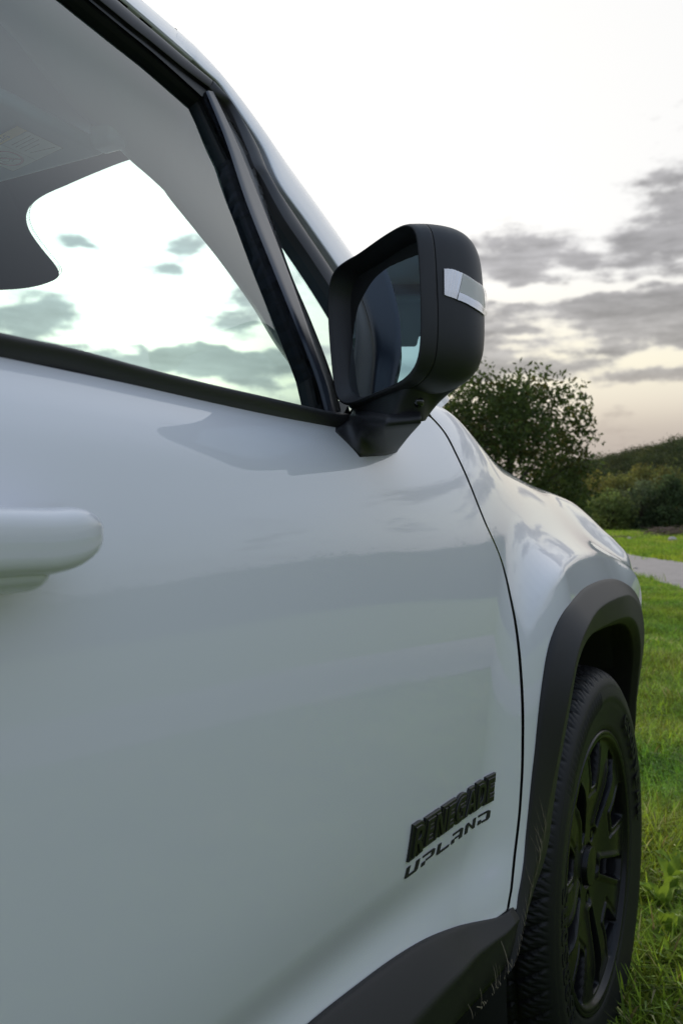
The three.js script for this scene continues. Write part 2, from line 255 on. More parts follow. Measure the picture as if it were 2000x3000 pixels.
for (let k = 0; k < ROWS; k++) {                             // faired along the length, so that reflections run smoothly
  const fair = (v) => SX.map((x) => { let s = 0, w = 0; const sg = lerp(.11, .03, sstep(.25, .5, x)); for (let d = -3; d <= 3; d++) { const q = Math.exp(-d * d / 4.5), xx = clamp(x + d * sg * .5, -3.4, .76); s += q * cubicAt(SX0, v, xx); w += q; } return s / w; });
  SECY.push(fair(STATIONS.map((s) => s[1][k][0]))); SECZ.push(fair(STATIONS.map((s) => s[1][k][1])));
}
const secCache = new Map();
function section(x) { const key = Math.round(x * 2e5); let c = secCache.get(key); if (!c) { c = [SECY.map((v) => cubicAt(SX, v, x)), SECZ.map((v) => cubicAt(SX, v, x))]; if (secCache.size > 4e5) secCache.clear(); secCache.set(key, c); } return c; }
// wheel arch: outer and inner edge of the cladding, from the lower rear over the top to the lower front, [x, y]
const ARCH_OUT = [[-.616, .418], [-.604, .450], [-.586, .485], [-.552, .54], [-.524, .64], [-.503, .725], [-.470, .780], [-.410, .814], [-.30, .831], [-.18, .838], [-.02, .838], [.13, .829], [.26, .805], [.35, .765], [.41, .69], [.45, .60], [.475, .50], [.485, .40], [.488, .28]];
const ARCH_IN = [[-.612, .428], [-.576, .452], [-.522, .477], [-.480, .489], [-.453, .508], [-.438, .545], [-.428, .60], [-.418, .655], [-.40, .715], [-.362, .743], [-.284, .758], [-.118, .760], [0, .757], [.11, .750], [.20, .733], [.28, .695], [.335, .635], [.37, .56], [.395, .48], [.405, .39], [.41, .28]];
const archOut = curve(ARCH_OUT), archIn = curve(ARCH_IN), archPoly = samples(archOut, 120);
function archDist(x, y) {                                   // distance from the cladding's outer edge, negative inside
  let best = 1e9, inside = false;
  for (let i = 0; i < 120; i++) {
    const [ax, ay] = archPoly[i], [bx, by] = archPoly[i + 1], dx = bx - ax, dy = by - ay, t = clamp(((x - ax) * dx + (y - ay) * dy) / (dx * dx + dy * dy));
    const d = Math.hypot(x - ax - t * dx, y - ay - t * dy); if (d < best) { best = d; inside = dx * (y - ay) - dy * (x - ax) < 0; }
  }
  return inside ? -best : best;
}
function flareAt(x, y) {                                    // the square-shouldered bulge over the wheel
  const d = archDist(x, y), top = sstep(-.56, -.36, x) * sstep(.50, .74, y), e = .046;
  const dd = .5 * (d - e + Math.hypot(d - e, .007)) - .0012, crisp = Math.exp(-Math.max(0, dd) / .030), soft = 1 - sstep(-.02, .13, d);
  return (0.020 * (1 - top) * soft + 0.043 * top * (.92 * crisp + .08 * soft)) * (1 - .34 * sstep(.08, .42, x));
}
const FLX = -.95, FLY = .22, FLH = .004, FLN = 435, FLM = 217, FLT = new Float32Array(FLN * FLM);
for (let j = 0; j < FLM; j++) for (let i = 0; i < FLN; i++) FLT[j * FLN + i] = flareAt(FLX + i * FLH, FLY + j * FLH);
const cr = (a, b, c, d, u) => b + .5 * u * (c - a + u * (2 * a - 5 * b + 4 * c - d + u * (3 * (b - c) + d - a)));
function flare(x, y) {
  const fx = (x - FLX) / FLH, fy = (y - FLY) / FLH; if (fx < 2 || fy < 2 || fx > FLN - 4 || fy > FLM - 4) return 0;
  const i = Math.floor(fx), j = Math.floor(fy), u = fx - i, v = fy - j, r = (q) => { const o = (j + q) * FLN + i; return cr(FLT[o - 1], FLT[o], FLT[o + 1], FLT[o + 2], u); };
  return cr(r(-1), r(0), r(1), r(2), v);
}
function body(x, k) { const c = section(x), y = cubicAt(KX, c[0], k), z = cubicAt(KX, c[1], k); let dent = 0;
  if (x < -1.25) { const d = ((x + 1.42) / .105) ** 2 + ((y - .905) / .058) ** 2; dent = .034 * (1 - sstep(.35, 1.1, d)); }
  return V3(x, y, z + flare(x, y) - dent); }
function kOf(x, y) { let a = 0, b = 13.5; for (let i = 0; i < 40; i++) { const m = (a + b) / 2; cubicAt(KX, section(x)[0], m) < y ? a = m : b = m; } return (a + b) / 2; }
const bodyAt = (x, y) => body(x, kOf(x, y));
// ---------------------------------------------------------------- the car: panels
const both = (name, geo, mat, parent = car) => { const a = part(name, geo, mat, parent); part(name, mirrored(geo), mat, parent); return a; };
const SHUT_PX = [[1487, 2660], [1497, 2600], [1513, 2450], [1526, 2300], [1530, 2150], [1526, 2000], [1518, 1900], [1500, 1780], [1470, 1650], [1420, 1530], [1380, 1430], [1340, 1340], [1300, 1265], [1262, 1222]];
const shutLine = trace(body, SHUT_PX, [-.6, 2]);
const SILL_PX = [[900, 2990], [1000, 2910], [1150, 2800], [1250, 2745], [1400, 2700], [1440, 2690], [1480, 2664]];
const sillLine = trace(body, SILL_PX.slice().reverse(), [-.6, 2]).reverse();
const REAR = -1.64, BELT = 11.17;
const gap = 0.0038;
{
  // front door
  const kAt = (x, y) => kOf(x, y);
  const bot = curve([[REAR, kAt(REAR, .545)], [-1.3, kAt(-1.3, .545)], ...sillLine.slice(0, -1), [shutLine[0][0] - gap, shutLine[0][1] + .02]].map(([x, k]) => [x, k]));
  const cutTop = shutLine[shutLine.length - 1];
  const top = curve([[REAR, BELT], [-1.2, BELT], [-.95, BELT + .02], [-.8, BELT + .25], [-.70, 11.7], [cutTop[0] - gap, cutTop[1]]]);
  const right = curve(shutLine.map(([x, k]) => [x - gap, k])), left = (t) => [REAR, lerp(bot(0)[1], BELT, t)];
  // blend along equal heights so that the sculpted rows stay level
  const P = (s, t) => { const r = right(t), l = left(t), c = coons(bot, top, left, right)(s, t); return c; };
  const door = both('door', panel(body, P, 190, 190, {}), M.paint);
  door.userData.label = 'white front door with shoulder line and lower sculpted hollow';
  globalThis.frontDoor = door;
  // rear door and rear quarter
  const b2 = (s) => { const x = lerp(-2.05, REAR - .006, s); return [x, kAt(x, .545)]; };
  both('rear_door', panel(body, coons(b2, (s) => [lerp(-2.45, REAR - .006, s), BELT], (t) => [lerp(-2.05, -2.45, t), lerp(b2(0)[1], BELT, t)], (t) => [REAR - .006, lerp(b2(1)[1], BELT, t)]), 24, 60), M.paint);
  const q = curve(ARCH_OUT.slice(2, 17).map(([x, y]) => [-2.57 - x * .98, y]).reverse()), lo = (s) => { const p = q(1 - s); return [p[0], kAt(p[0], p[1])]; };
  both('rear_quarter_panel', panel(body, coons((s) => lo(1 - s), curve([[-3.3, 4], [-3.3, BELT], [-2.46, BELT], [-2.06, 2.6]].map((p) => p)), (t) => { const a = lo(1), b = [-3.3, 4]; return [lerp(a[0], b[0], t), lerp(a[1], b[1], t)]; }, (t) => { const a = lo(0), b = [-2.06, 2.6]; return [lerp(a[0], b[0], t), lerp(a[1], b[1], t)]; }), 60, 30, { edges: 'b' }), M.paint);
}
const BONNET = 13.0;
{
  // front wing: from the arch out to the door gap, the bonnet line and the nose
  const inner = (t) => { const p = archOut(lerp(0.042, .97, t)); return [p[0], kOf(p[0], p[1])]; };
  const up = shutLine.map(([x, k]) => [x + gap, k]);
  const tail = [up[up.length - 1][0] + .012, BONNET];
  const sh = curve(up), hd = curve([tail, [-.45, BONNET], [-.2, BONNET], [0.1, BONNET], [.35, BONNET], [.55, BONNET], [.69, BONNET]]), ns = curve([[.69, BONNET], [.695, 9], [.69, 6], [.66, 3], [.6, 1.2]]);
  const outer = (t) => t < .30 ? sh(t / .30) : t < .33 ? [0, 1].map((k) => lerp(up[up.length - 1][k], tail[k], (t - .30) / .03)) : t < .78 ? hd((t - .33) / .45) : ns((t - .78) / .22);
  const P = (s, t) => { const a = inner(s), b = outer(s), pa = body(...a), pb = body(...b), f = Math.min(.6, .085 / pa.distanceTo(pb)), e = t < .55 ? t / .55 * f : lerp(f, 1, (t - .55) / .45); return [lerp(a[0], b[0], e), lerp(a[1], b[1], e)]; };
  const wing = both('front_wing', panel(body, P, 300, 110, { edges: 'bl' }), M.paint);
  // bonnet
  const bon = []; for (let i = 0; i <= 60; i++) { const x = lerp(-.47, .735, i / 60), row = []; for (let j = 0; j <= 40; j++) row.push(body(x, lerp(BONNET - .25, 15, j / 40)).add(V3(0, -.0025, -.0015))); bon.push(row); }
  const half = gridGeo(bon, { flip: true });
  const bonnet = group('bonnet', car); part('skin', merge([half, mirrored(half)]), M.paint, bonnet);
  // nose
  const nose = []; for (let i = 0; i <= 30; i++) { const k = lerp(1, 15, i / 30), p = body(.745, k), row = []; for (let j = 0; j <= 20; j++) { const z = lerp(p.z, 2 * ZC - p.z, j / 20), s = 1 - (2 * j / 20 - 1) ** 2; row.push(V3(p.x + .06 * s, p.y, z)); } nose.push(row); }
  part('bumper', gridGeo(nose), M.paint, car);
  // the dark structure behind the gaps
  const back = []; for (let i = 0; i <= 90; i++) { const x = lerp(-3.25, -.46, i / 90), row = []; for (let j = 0; j <= 30; j++) { const k = lerp(.2, 12.2, j / 30), p = body(x, k); p.z -= .034; row.push(p); } back.push(row); }
  both('inner_panel', gridGeo(back), M.primer);
  const card = []; for (let i = 0; i <= 40; i++) { const x = lerp(-2.45, -.58, i / 40), row = []; for (let j = 0; j <= 16; j++) { const y = lerp(.40, 1.025, j / 16), p = bodyAt(x, y); row.push(V3(x, y, Math.min(p.z, .01) - .065 - .02 * sstep(.72, .66, y))); } card.push(row); }
  both('door_card', gridGeo(card), M.dash);
  // black rubber seal strip added in the door gap; its colour supplies the shade
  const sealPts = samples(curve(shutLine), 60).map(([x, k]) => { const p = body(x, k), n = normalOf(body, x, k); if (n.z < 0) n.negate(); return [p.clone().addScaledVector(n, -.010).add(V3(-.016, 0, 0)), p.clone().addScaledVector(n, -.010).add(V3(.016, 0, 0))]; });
  both('gap_shade_seal', gridGeo(sealPts.map(([a, b]) => [a, a.clone().lerp(b, .5).add(V3(0, 0, .002)), b])), M.rubber);
  // windscreen cowl between bonnet and glass, dark
  const cowl = []; for (let i = 0; i <= 6; i++) { const row = []; for (let j = 0; j <= 20; j++) { const z = lerp(-.13, 2 * ZC + .13, j / 20), s = 1 - (2 * j / 20 - 1) ** 2; row.push(V3(lerp(-.56, -.40, i / 6) + .12 * s, 1.052 + .015 * s - .004 * i, z)); } cowl.push(row); }
  part('cowl', gridGeo(cowl), M.plastic, car);
}
// ---- cladding round the wheel and along the sill
const archPoint = (t, w) => {
  const a = archOut(t), b = archIn(t), x = lerp(a[0], b[0], w), y = lerp(a[1], b[1], w);
  let off = 0; const P = [[0, 0], [.02, .004], [.05, .0060], [.34, .0205], [.36, .0207], [.38, .0203], [.82, .0060], [.84, .0052], [.86, .0035], [1, -.014]];
  for (let i = 0; i < P.length - 1; i++) if (w >= P[i][0] && w <= P[i + 1][0]) off = lerp(P[i][1], P[i + 1][1], (w - P[i][0]) / (P[i + 1][0] - P[i][0]));
  if (off > 0) off *= lerp(.28, 1, sstep(.46, .74, y)) * lerp(1, .35, sstep(-.05, .30, x));
  const p = bodyAt(x, Math.max(y, .305)); p.y = y; p.z += off; return p;
};
{
  const ws = [0, .01, .02, .035, .05, .06, .12, .18, .24, .30, .335, .35, .36, .37, .385, .44, .53, .62, .71, .79, .815, .83, .84, .85, .865, .90, .94, .985, 1];
  const mk = (dx, sx) => { const grid = []; for (let i = 0; i <= 170; i++) { const t = lerp(.002, .985, i / 170), row = ws.map((w) => archPoint(t, w)); const e = row[row.length - 1]; row.push(V3(e.x, e.y, e.z - .006), V3(e.x, e.y, e.z - .075)); row.unshift(row[0].clone().setZ(row[0].z - .02)); grid.push(row); } return gridGeo(grid); };
  const g = mk(); both('wheel_arch_cladding', g, M.cladding);
  const r = g.clone(), p = r.attributes.position; for (let i = 0; i < p.count; i++) { p.setX(i, -2.57 - p.getX(i)); } r.setIndex(Array.from(r.index.array).reverse()); r.computeVertexNormals(); both('wheel_arch_cladding', r, M.cladding);
  // sill and lower door cladding
  const line = curve([[-2.05, .545], [-1.3, .545], ...sillLine.map(([x, k]) => [x, body(x, k).y])]);
  const lowC = curve([[-2.05, .28], [-1.4, .285], [-1.1, .30], [-.85, .34], [-.70, .394], [-.66, .412], [-.60, .436]]), sillLow = (x) => { let a = 0, b = 1; for (let i = 0; i < 30; i++) { const m = (a + b) / 2; lowC(m)[0] < x ? a = m : b = m; } return lowC(a)[1]; };
  const xs = samples(line, 120), grid = [];
  for (const [x0, yt] of xs) {
    const row = []; const prof = [[0, -.012], [0, .002], [.008, .004], [.02, .0055], [.04, .0075], [.08, .0115], [.14, .0175], [.19, .0225], [.205, .0238], [.22, .0240], [.235, .0235], [.26, .0215], [.33, .0165], [.45, .012], [.6, .009], [.8, .005], [1, .0]];
    for (const [w, off] of prof) {
      const x1 = lerp(-2.05, -.605, (x0 + 2.05) / (xs[120][0] + 2.05)), yb = sillLow(x1), y = lerp(yt - .003, yb, w), front = lerp(-.596, -.620, clamp((.48 - y) / .07)), x = lerp(-2.05, front, (x0 + 2.05) / (xs[120][0] + 2.05));
      const p = bodyAt(x, Math.max(y, .305)); p.y = y; p.z += off * (off > 0 ? lerp(1, .3, sstep(-.78, -.60, x)) : 1); row.push(p);
    }
    const e = row[row.length - 1]; row.push(V3(e.x, e.y - .01, e.z - .08)); grid.push(row);
  }
  { const f = grid[grid.length - 1].map((p) => V3(p.x + .001, p.y, p.z - .03)); grid.push(f); }
  both('sill_cladding', gridGeo(grid), M.cladding);
}
// ---- door handle
{
  const h = group('door_handle', car);
  const loft = (x0, x1, fn, n = 40, m = 28) => { const g = []; for (let i = 0; i <= n; i++) { const s = i / n, q = fn(s), row = []; for (let j = 0; j <= m; j++) { const a = j / m * 2 * Math.PI, e = .62, cy = Math.sign(Math.sin(a)) * Math.abs(Math.sin(a)) ** e, cz = Math.sign(Math.cos(a)) * Math.abs(Math.cos(a)) ** e; row.push(V3(lerp(x0, x1, s), q.y + q.h * cy, q.z + q.d * cz)); } g.push(row); } return gridGeo(g, { flip: true }); };
  const round = (s, k) => Math.sqrt(clamp(1 - Math.max(0, (s - (1 - k)) / k) ** 2));
  part('grip', loft(-1.56, -1.268, (s) => { const e = round(s, .085) * round(1 - s, .085); const n = sstep(.86, 1, s); return { y: .9125 + .0012 * s + .0035 * n, h: (.0160 - .0015 * n) * Math.max(e, .03), z: .0475, d: .0145 * Math.max(.05, e ** .7) }; }, 80), M.paint, h);
  part('end_cap', loft(-1.352, -1.293, (s) => { const e = round(s, .30) * round(1 - s, .12); return { y: .9062, h: .0168 * Math.max(.04, e), z: .033, d: .023 * Math.max(.06, e) }; }, 40), M.paint, h);
  part('end_cap', loft(-1.60, -1.50, (s) => { const e = round(s, .2) * round(1 - s, .3); return { y: .9075, h: .0185 * Math.max(.04, e), z: .034, d: .024 * Math.max(.06, e) }; }, 30), M.paint, h);
}
// ---- badges on the door
{
  const font = await new FontLoader().loadAsync('fonts/droid/droid_sans_bold.typeface.json');
  const place = (g, x0, y0, sx, sy, lift) => { const p = g.attributes.position; for (let i = 0; i < p.count; i++) { const x = x0 + p.getX(i) * sx, y = y0 + p.getY(i) * sy, b = bodyAt(x, y), n = normalOf(body, x, kOf(x, y)); if (n.z < 0) n.negate(); b.addScaledVector(n, lift + p.getZ(i)); p.setXYZ(i, b.x, b.y, b.z); } g.computeVertexNormals(); return g; };
  const badge = group('model_badge', car); badge.userData.label = 'raised black lettering RENEGADE on the door';
  let x = 0; const word = 'RENEGADE', glyphs = [];
  for (const [i, ch] of [...word].entries()) { const sh = font.generateShapes(ch, 1), box = new THREE.Box2(); sh.forEach((s) => s.getPoints().forEach((p) => box.expandByPoint(p))); glyphs.push([sh, x - box.min.x, i]); x += box.max.x - box.min.x + .13; }
  const len = .209, sx = len / (x - .13), sy = .0240, X0 = -.8355, Y0 = .6190;
  for (const [sh, gx, i] of glyphs) {
    const big = i === 0 ? 1.14 : i >= 6 ? 1.04 : 1, y0 = Y0 - (i === 0 ? .0026 : i >= 6 ? .0006 : 0);
    const shear = (g, k) => { const p = g.attributes.position; for (let q = 0; q < p.count; q++) p.setX(q, p.getX(q) + k * p.getY(q)); return g; };
    const base = new THREE.ExtrudeGeometry(sh, { depth: .0026, bevelEnabled: true, bevelThickness: .0008, bevelSize: .10, bevelOffset: .02, bevelSegments: 2, curveSegments: 5 });
    const b = part('letter', place(shear(base, .12).translate(gx, 0, 0), X0, y0, sx, sy * big, .0), M.badge, badge);
    const face = new THREE.ExtrudeGeometry(sh, { depth: .0008, bevelEnabled: true, bevelThickness: .0009, bevelSize: .035, bevelOffset: -.03, bevelSegments: 2, curveSegments: 5 });
    part('letter_face', place(shear(face, .12).translate(gx, 0, 0), X0, y0, sx, sy * big, .0032), M.badge, b);
  }
  // UPLAND in flat stencil strokes: wide low letters with thick uprights and thin bars
  const sub = group('trim_badge', car); sub.userData.label = 'flat black stencil lettering UPLAND below the raised badge';
  const poly = (pts) => new THREE.Shape(pts.map(([a, b]) => new THREE.Vector2(a, b)));
  const L = {
    U: [[[.05, 1], [.30, 1], [.22, .30], [.30, .22], [.62, .22], [.66, .26], [.72, 1], [.98, 1], [.90, .12], [.80, 0], [.10, 0], [-.02, .10]]],
    P: [[[0, 0], [.25, 0], [.27, .36], [.02, .36]], [[.04, 1], [.86, 1], [.98, .86], [.94, .44], [.80, .30], [.32, .30], [.32, .46], [.70, .46], [.72, .82], [.03, .82]]],
    L: [[[.05, 1], [.30, 1], [.22, .22], [.98, .22], [.96, 0], [.06, 0], [-.02, .10]]],
    A: [[[0, 0], [.25, 0], [.27, .40], [.02, .40]], [[.10, 1], [.84, 1], [.98, .86], [.92, 0], [.66, 0], [.68, .30], [.32, .30], [.32, .46], [.70, .46], [.72, .80], [.08, .80]]],
    N: [[[0, 0], [.25, 0], [.30, .74], [.72, 0], [.90, 0], [.98, 1], [.73, 1], [.69, .34], [.30, 1], [.16, 1], [.05, .90]]],
    D: [[[0, 0], [.25, 0], [.27, .40], [.02, .40]], [[.04, 1], [.80, 1], [.98, .84], [.92, .16], [.78, 0], [.32, 0], [.32, .20], [.66, .20], [.72, .80], [.03, .80]]],
  };
  [...'UPLAND'].forEach((ch, i) => { const g = new THREE.ExtrudeGeometry(L[ch].map(poly), { depth: .0006, bevelEnabled: false }); part('letter', place(g.translate(i * 1.16, 0, 0), -.838, .5960, .212 / 6.8, .0105, .0003), M.rubber, sub); });
}
// ---------------------------------------------------------------- greenhouse: frames, glass, pillars, roof
const zF = (x, y) => -.094 - .30 * (y - 1.098) - .45 * (y - 1.098) ** 2 + .045 * sstep(-.50, -1.0, x) * (1 - sstep(1.06, 1.34, y));
const gh = (off) => (x, y) => V3(x, y, zF(x, y) + off);
const OUTN = V3(0.05, .40, .92).normalize();
const F0 = gh(0), FG = gh(-.012);
const line = (S, px, guess, ext = []) => [...trace(S, px, guess).map(([a, b]) => S(a, b)), ...ext.map(([a, b]) => S(a, b))];
const TOPX = [[-1.30, 1.56], [-1.6, 1.578], [-1.9, 1.58], [-2.4, 1.56], [-2.9, 1.51]];
const shiftY = (list, d) => list.map(([x, y]) => [x, y + d]);
{
  const g = { n: 90 };
  // door frame above the glass, running on along the front pillar
  const glassTop = line(F0, [[595, 285], [523, 220], [450, 155], [360, 82], [261, 0], [150, -92], [20, -200]], [-.85, 1.38], shiftY(TOPX, -.052));
  const trimLow = line(F0, [[613, 257], [530, 195], [450, 129], [370, 66], [300, 8], [180, -88], [50, -196]], [-.85, 1.38], shiftY(TOPX, -.040));
  const trimUp = line(F0, [[612, 238], [530, 168], [450, 99], [385, 44], [335, 0], [220, -96], [90, -206]], [-.85, 1.40], shiftY(TOPX, -.020));
  const whiteLow = line(F0, [[629, 241], [545, 163], [450, 83], [395, 36], [352, 0], [240, -94], [105, -208]], [-.85, 1.40], shiftY(TOPX, -.012));
  both('window_seal', band(glassTop, trimLow, OUTN, { ...g, bulge: .001, lift: -.004, depth: .02 }), M.rubber);
  both('frame_trim', band(trimLow, trimUp, OUTN, { ...g, bulge: .005, lift: .001, depth: .02 }), M.edge);
  both('frame_gap', band(trimUp, whiteLow, OUTN, { ...g, bulge: 0, lift: -.006, depth: .02 }), M.rubber);
  // front: seal and trim down the pillar
  const PIL = [[766, 440], [816, 547], [893, 655], [982, 783], [1060, 900], [1150, 1040], [1215, 1140]];
  const wl2 = line(F0, [[629, 241], [649, 264], [705, 345], ...PIL], [-.8, 1.39]);
  const gp2 = line(F0, [[612, 238], [644, 277], [695, 350], [751, 440], [797, 547], [876, 662], [965, 795], [1045, 915], [1135, 1055], [1195, 1148]], [-.8, 1.39]);
  const tr2 = line(F0, [[613, 257], [632, 279], [667, 313], [725, 440], [745, 490], [762, 515], [829, 638], [906, 752], [962, 838], [1015, 925], [1090, 1050], [1150, 1150]], [-.8, 1.38]);
  both('frame_gap', band(gp2, wl2.map((p) => p.clone().addScaledVector(OUTN, -.006)), OUTN, { ...g, bulge: 0, lift: -.004, depth: .02 }), M.rubber);
  both('frame_trim', band(tr2, gp2, OUTN, { ...g, bulge: .006, lift: .001, depth: .02 }), M.edge);
  // divider bar, blanking panel, quarter glass
  const L0 = line(F0, [[593, 285], [640, 385], [700, 510], [760, 640], [830, 800], [890, 980], [930, 1140], [944, 1205]], [-.85, 1.38]);
  const L1 = line(F0, [[603, 268], [657, 400], [721, 591], [797, 783], [874, 974], [925, 1110], [953, 1210]], [-.85, 1.38]);
  const L2 = line(F0, [[625, 272], [686, 400], [765, 591], [848, 808], [906, 974], [950, 1110], [978, 1215]], [-.85, 1.38]);
  const L3 = line(F0, [[632, 279], [705, 400], [746, 492], [797, 642], [855, 808], [912, 942], [970, 1095], [1003, 1220]], [-.85, 1.38]);
  both('window_seal', band(L0, L1, OUTN, { n: 50, bulge: .001, lift: -.007, depth: .02 }), M.rubber);
  both('divider_bar', band(L1, L2, OUTN, { n: 50, bulge: .0022, lift: .000, depth: .02, power: 6, m: 12 }), M.bar);
  both('blanking_panel', band(L2, L3, OUTN, { n: 50, bulge: .0006, lift: -.004, depth: .02 }), M.matte);
  const strip = (A, B, off, n = 40) => { const a = curve(A.map((p) => p.toArray())), b = curve(B.map((p) => p.toArray())), grid = []; for (let i = 0; i <= n; i++) { const p = V3(...a(i / n)), q = V3(...b(i / n)), row = []; for (let j = 0; j <= 8; j++) row.push(p.clone().lerp(q, j / 8).addScaledVector(OUTN, off)); grid.push(row); } return gridGeo(grid, { flip: true }); };
  both('quarter_glass', strip(L3.slice(2), tr2.slice(4), -.009), M.glass);
  // door glass: one curved pane behind the frames
  const pane = [], topY = curve([[-2.4, 1.53], [-1.6, 1.545], [-1.3, 1.53], [-1.05, 1.485], [-.93, 1.44], [-.862, 1.395]]), low = 1.005;
  const frontX = (y) => { const f = curve(L0.map((p) => [p.y, p.x])); let a = 0, b = 1; for (let i = 0; i < 30; i++) { const m = (a + b) / 2; f(m)[0] > y ? a = m : b = m; } return f(a)[1] + .006; };
  for (let i = 0; i <= 60; i++) { const row = []; for (let j = 0; j <= 40; j++) { const s = i / 60, t = j / 40, tp = topY(s); const xTop = tp[0], yTop = tp[1], y = lerp(low, yTop, t), x = lerp(-1.66, frontX(Math.min(y, 1.385)), s); const yy = lerp(low, curveY(topY, x), t); row.push(FG(x, Math.min(yy, 1.56))); } pane.push(row); }
  function curveY(c, x) { let a = 0, b = 1; for (let i = 0; i < 30; i++) { const m = (a + b) / 2; c(m)[0] < x ? a = m : b = m; } return c(a)[1]; }
  both('door_glass', gridGeo(pane), M.glass);
  // belt seal
  const bu = line(gh(.004), [[1110, 1222], [1020, 1214], [950, 1204], [800, 1170], [600, 1125], [400, 1075], [200, 1020], [0, 978]], [-.85, 1.03], [[-1.4, 1.034], [-1.64, 1.034], [-2.4, 1.034]]);
  const blk = [...[1110, 1010, 960, 800, 600, 400, 200, 0].map((px, i) => find(body, px, [1262, 1256, 1248, 1218, 1175, 1128, 1080, 1045][i], [-.9, BELT])), [-1.4, BELT], [-1.64, BELT], [-2.4, BELT]].map(([x, k]) => body(x, k));
  both('belt_seal', band(blk, bu, V3(0, .5, .86), { n: 80, bulge: .0065, lift: .0005, depth: .012, m: 8 }), M.edge);
  // white pillar: from the gap round the outside to the windscreen edge
  const SIL = [[552, 132], [590, 172], [629, 219], [705, 310], [802, 440], [900, 572], [1000, 712], [1100, 855], [1200, 1003], [1310, 1172]];
  const low2 = [...line(F0, [[560, 178], [595, 211]], [-.82, 1.40]), ...wl2.slice(0, -1), ...line(F0, [[1262, 1215]], [-.5, 1.08])];
  const sil = line(gh(-.016), SIL, [-.82, 1.42]);
  const roofLow = [...whiteLow.slice(1, 4)], pil = [];
  const ca = curve(low2.map((p) => p.toArray())), cb = curve(sil.map((p) => p.toArray()));
  for (let i = 0; i <= 80; i++) {
    const a = V3(...ca(i / 80)), b = V3(...cb(i / 80)), d = b.clone().sub(a), row = [a.clone().addScaledVector(OUTN, -.015).add(V3(.006, .004, 0)), a.clone().addScaledVector(OUTN, .0015)];
    for (let k = 0; k <= 6; k++) { const t = k / 6; row.push(a.clone().addScaledVector(d, t).addScaledVector(OUTN, .004 + .006 * Math.sin(Math.PI * Math.min(1, t * 1.0)) )); }
    row.push(b.clone().add(V3(.004, .002, -.012)), b.clone().add(V3(.006, .001, -.03)), b.clone().add(V3(.0, -.006, -.045))); pil.push(row);
  }
  pil.unshift(pil[0].map((p) => p.clone().addScaledVector(OUTN, -.003).add(V3(-.025, .010, -.004))));
  both('front_pillar', gridGeo(pil), M.paint);
  globalThis.SCREEN_EDGE = sil.map((p) => p.clone().add(V3(.0, -.004, -.04)));
  // roof with its side rail
  const railA = [sil[0].clone(), ...[[520, 101], [480, 68], [450, 43], [415, 14], [380, -16], [260, -118], [130, -228]].map(([a, b]) => { const q = find(gh(-.016), a, b, [-.9, 1.45]); return gh(-.016)(...q); }), ...TOPX.map(([x, y]) => V3(x, y + .022, zF(x, y) - .012))];
  const lowA = [low2[0].clone(), ...whiteLow.slice(2)];
  const la = curve(lowA.map((p) => p.toArray())), ra = curve(railA.map((p) => p.toArray())), roof = [];
  for (let i = 0; i <= 90; i++) { const a = V3(...la(i / 90)), b = V3(...ra(i / 90)), row = [a.clone().addScaledVector(OUTN, -.015), a.clone(), a.clone().addScaledVector(OUTN, .004), a.clone().lerp(b, .5).addScaledVector(OUTN, .010), b.clone().addScaledVector(OUTN, .004)]; const tz = ZC; const rise = lerp(.028, .055, sstep(0, .3, i / 90)); for (let k = 1; k <= 14; k++) { const s = k / 14, z = lerp(b.z, tz, s); row.push(V3(b.x + .07 * (1 - i / 90) ** 6 * (1 - (1 - s) ** 2), b.y + .004 + rise * (1 - (1 - s) ** 2.6), z)); } roof.push(row); }
  const rg = gridGeo(roof); both('roof', rg, M.paint);
  globalThis.ROOF_EDGE = railA;
}
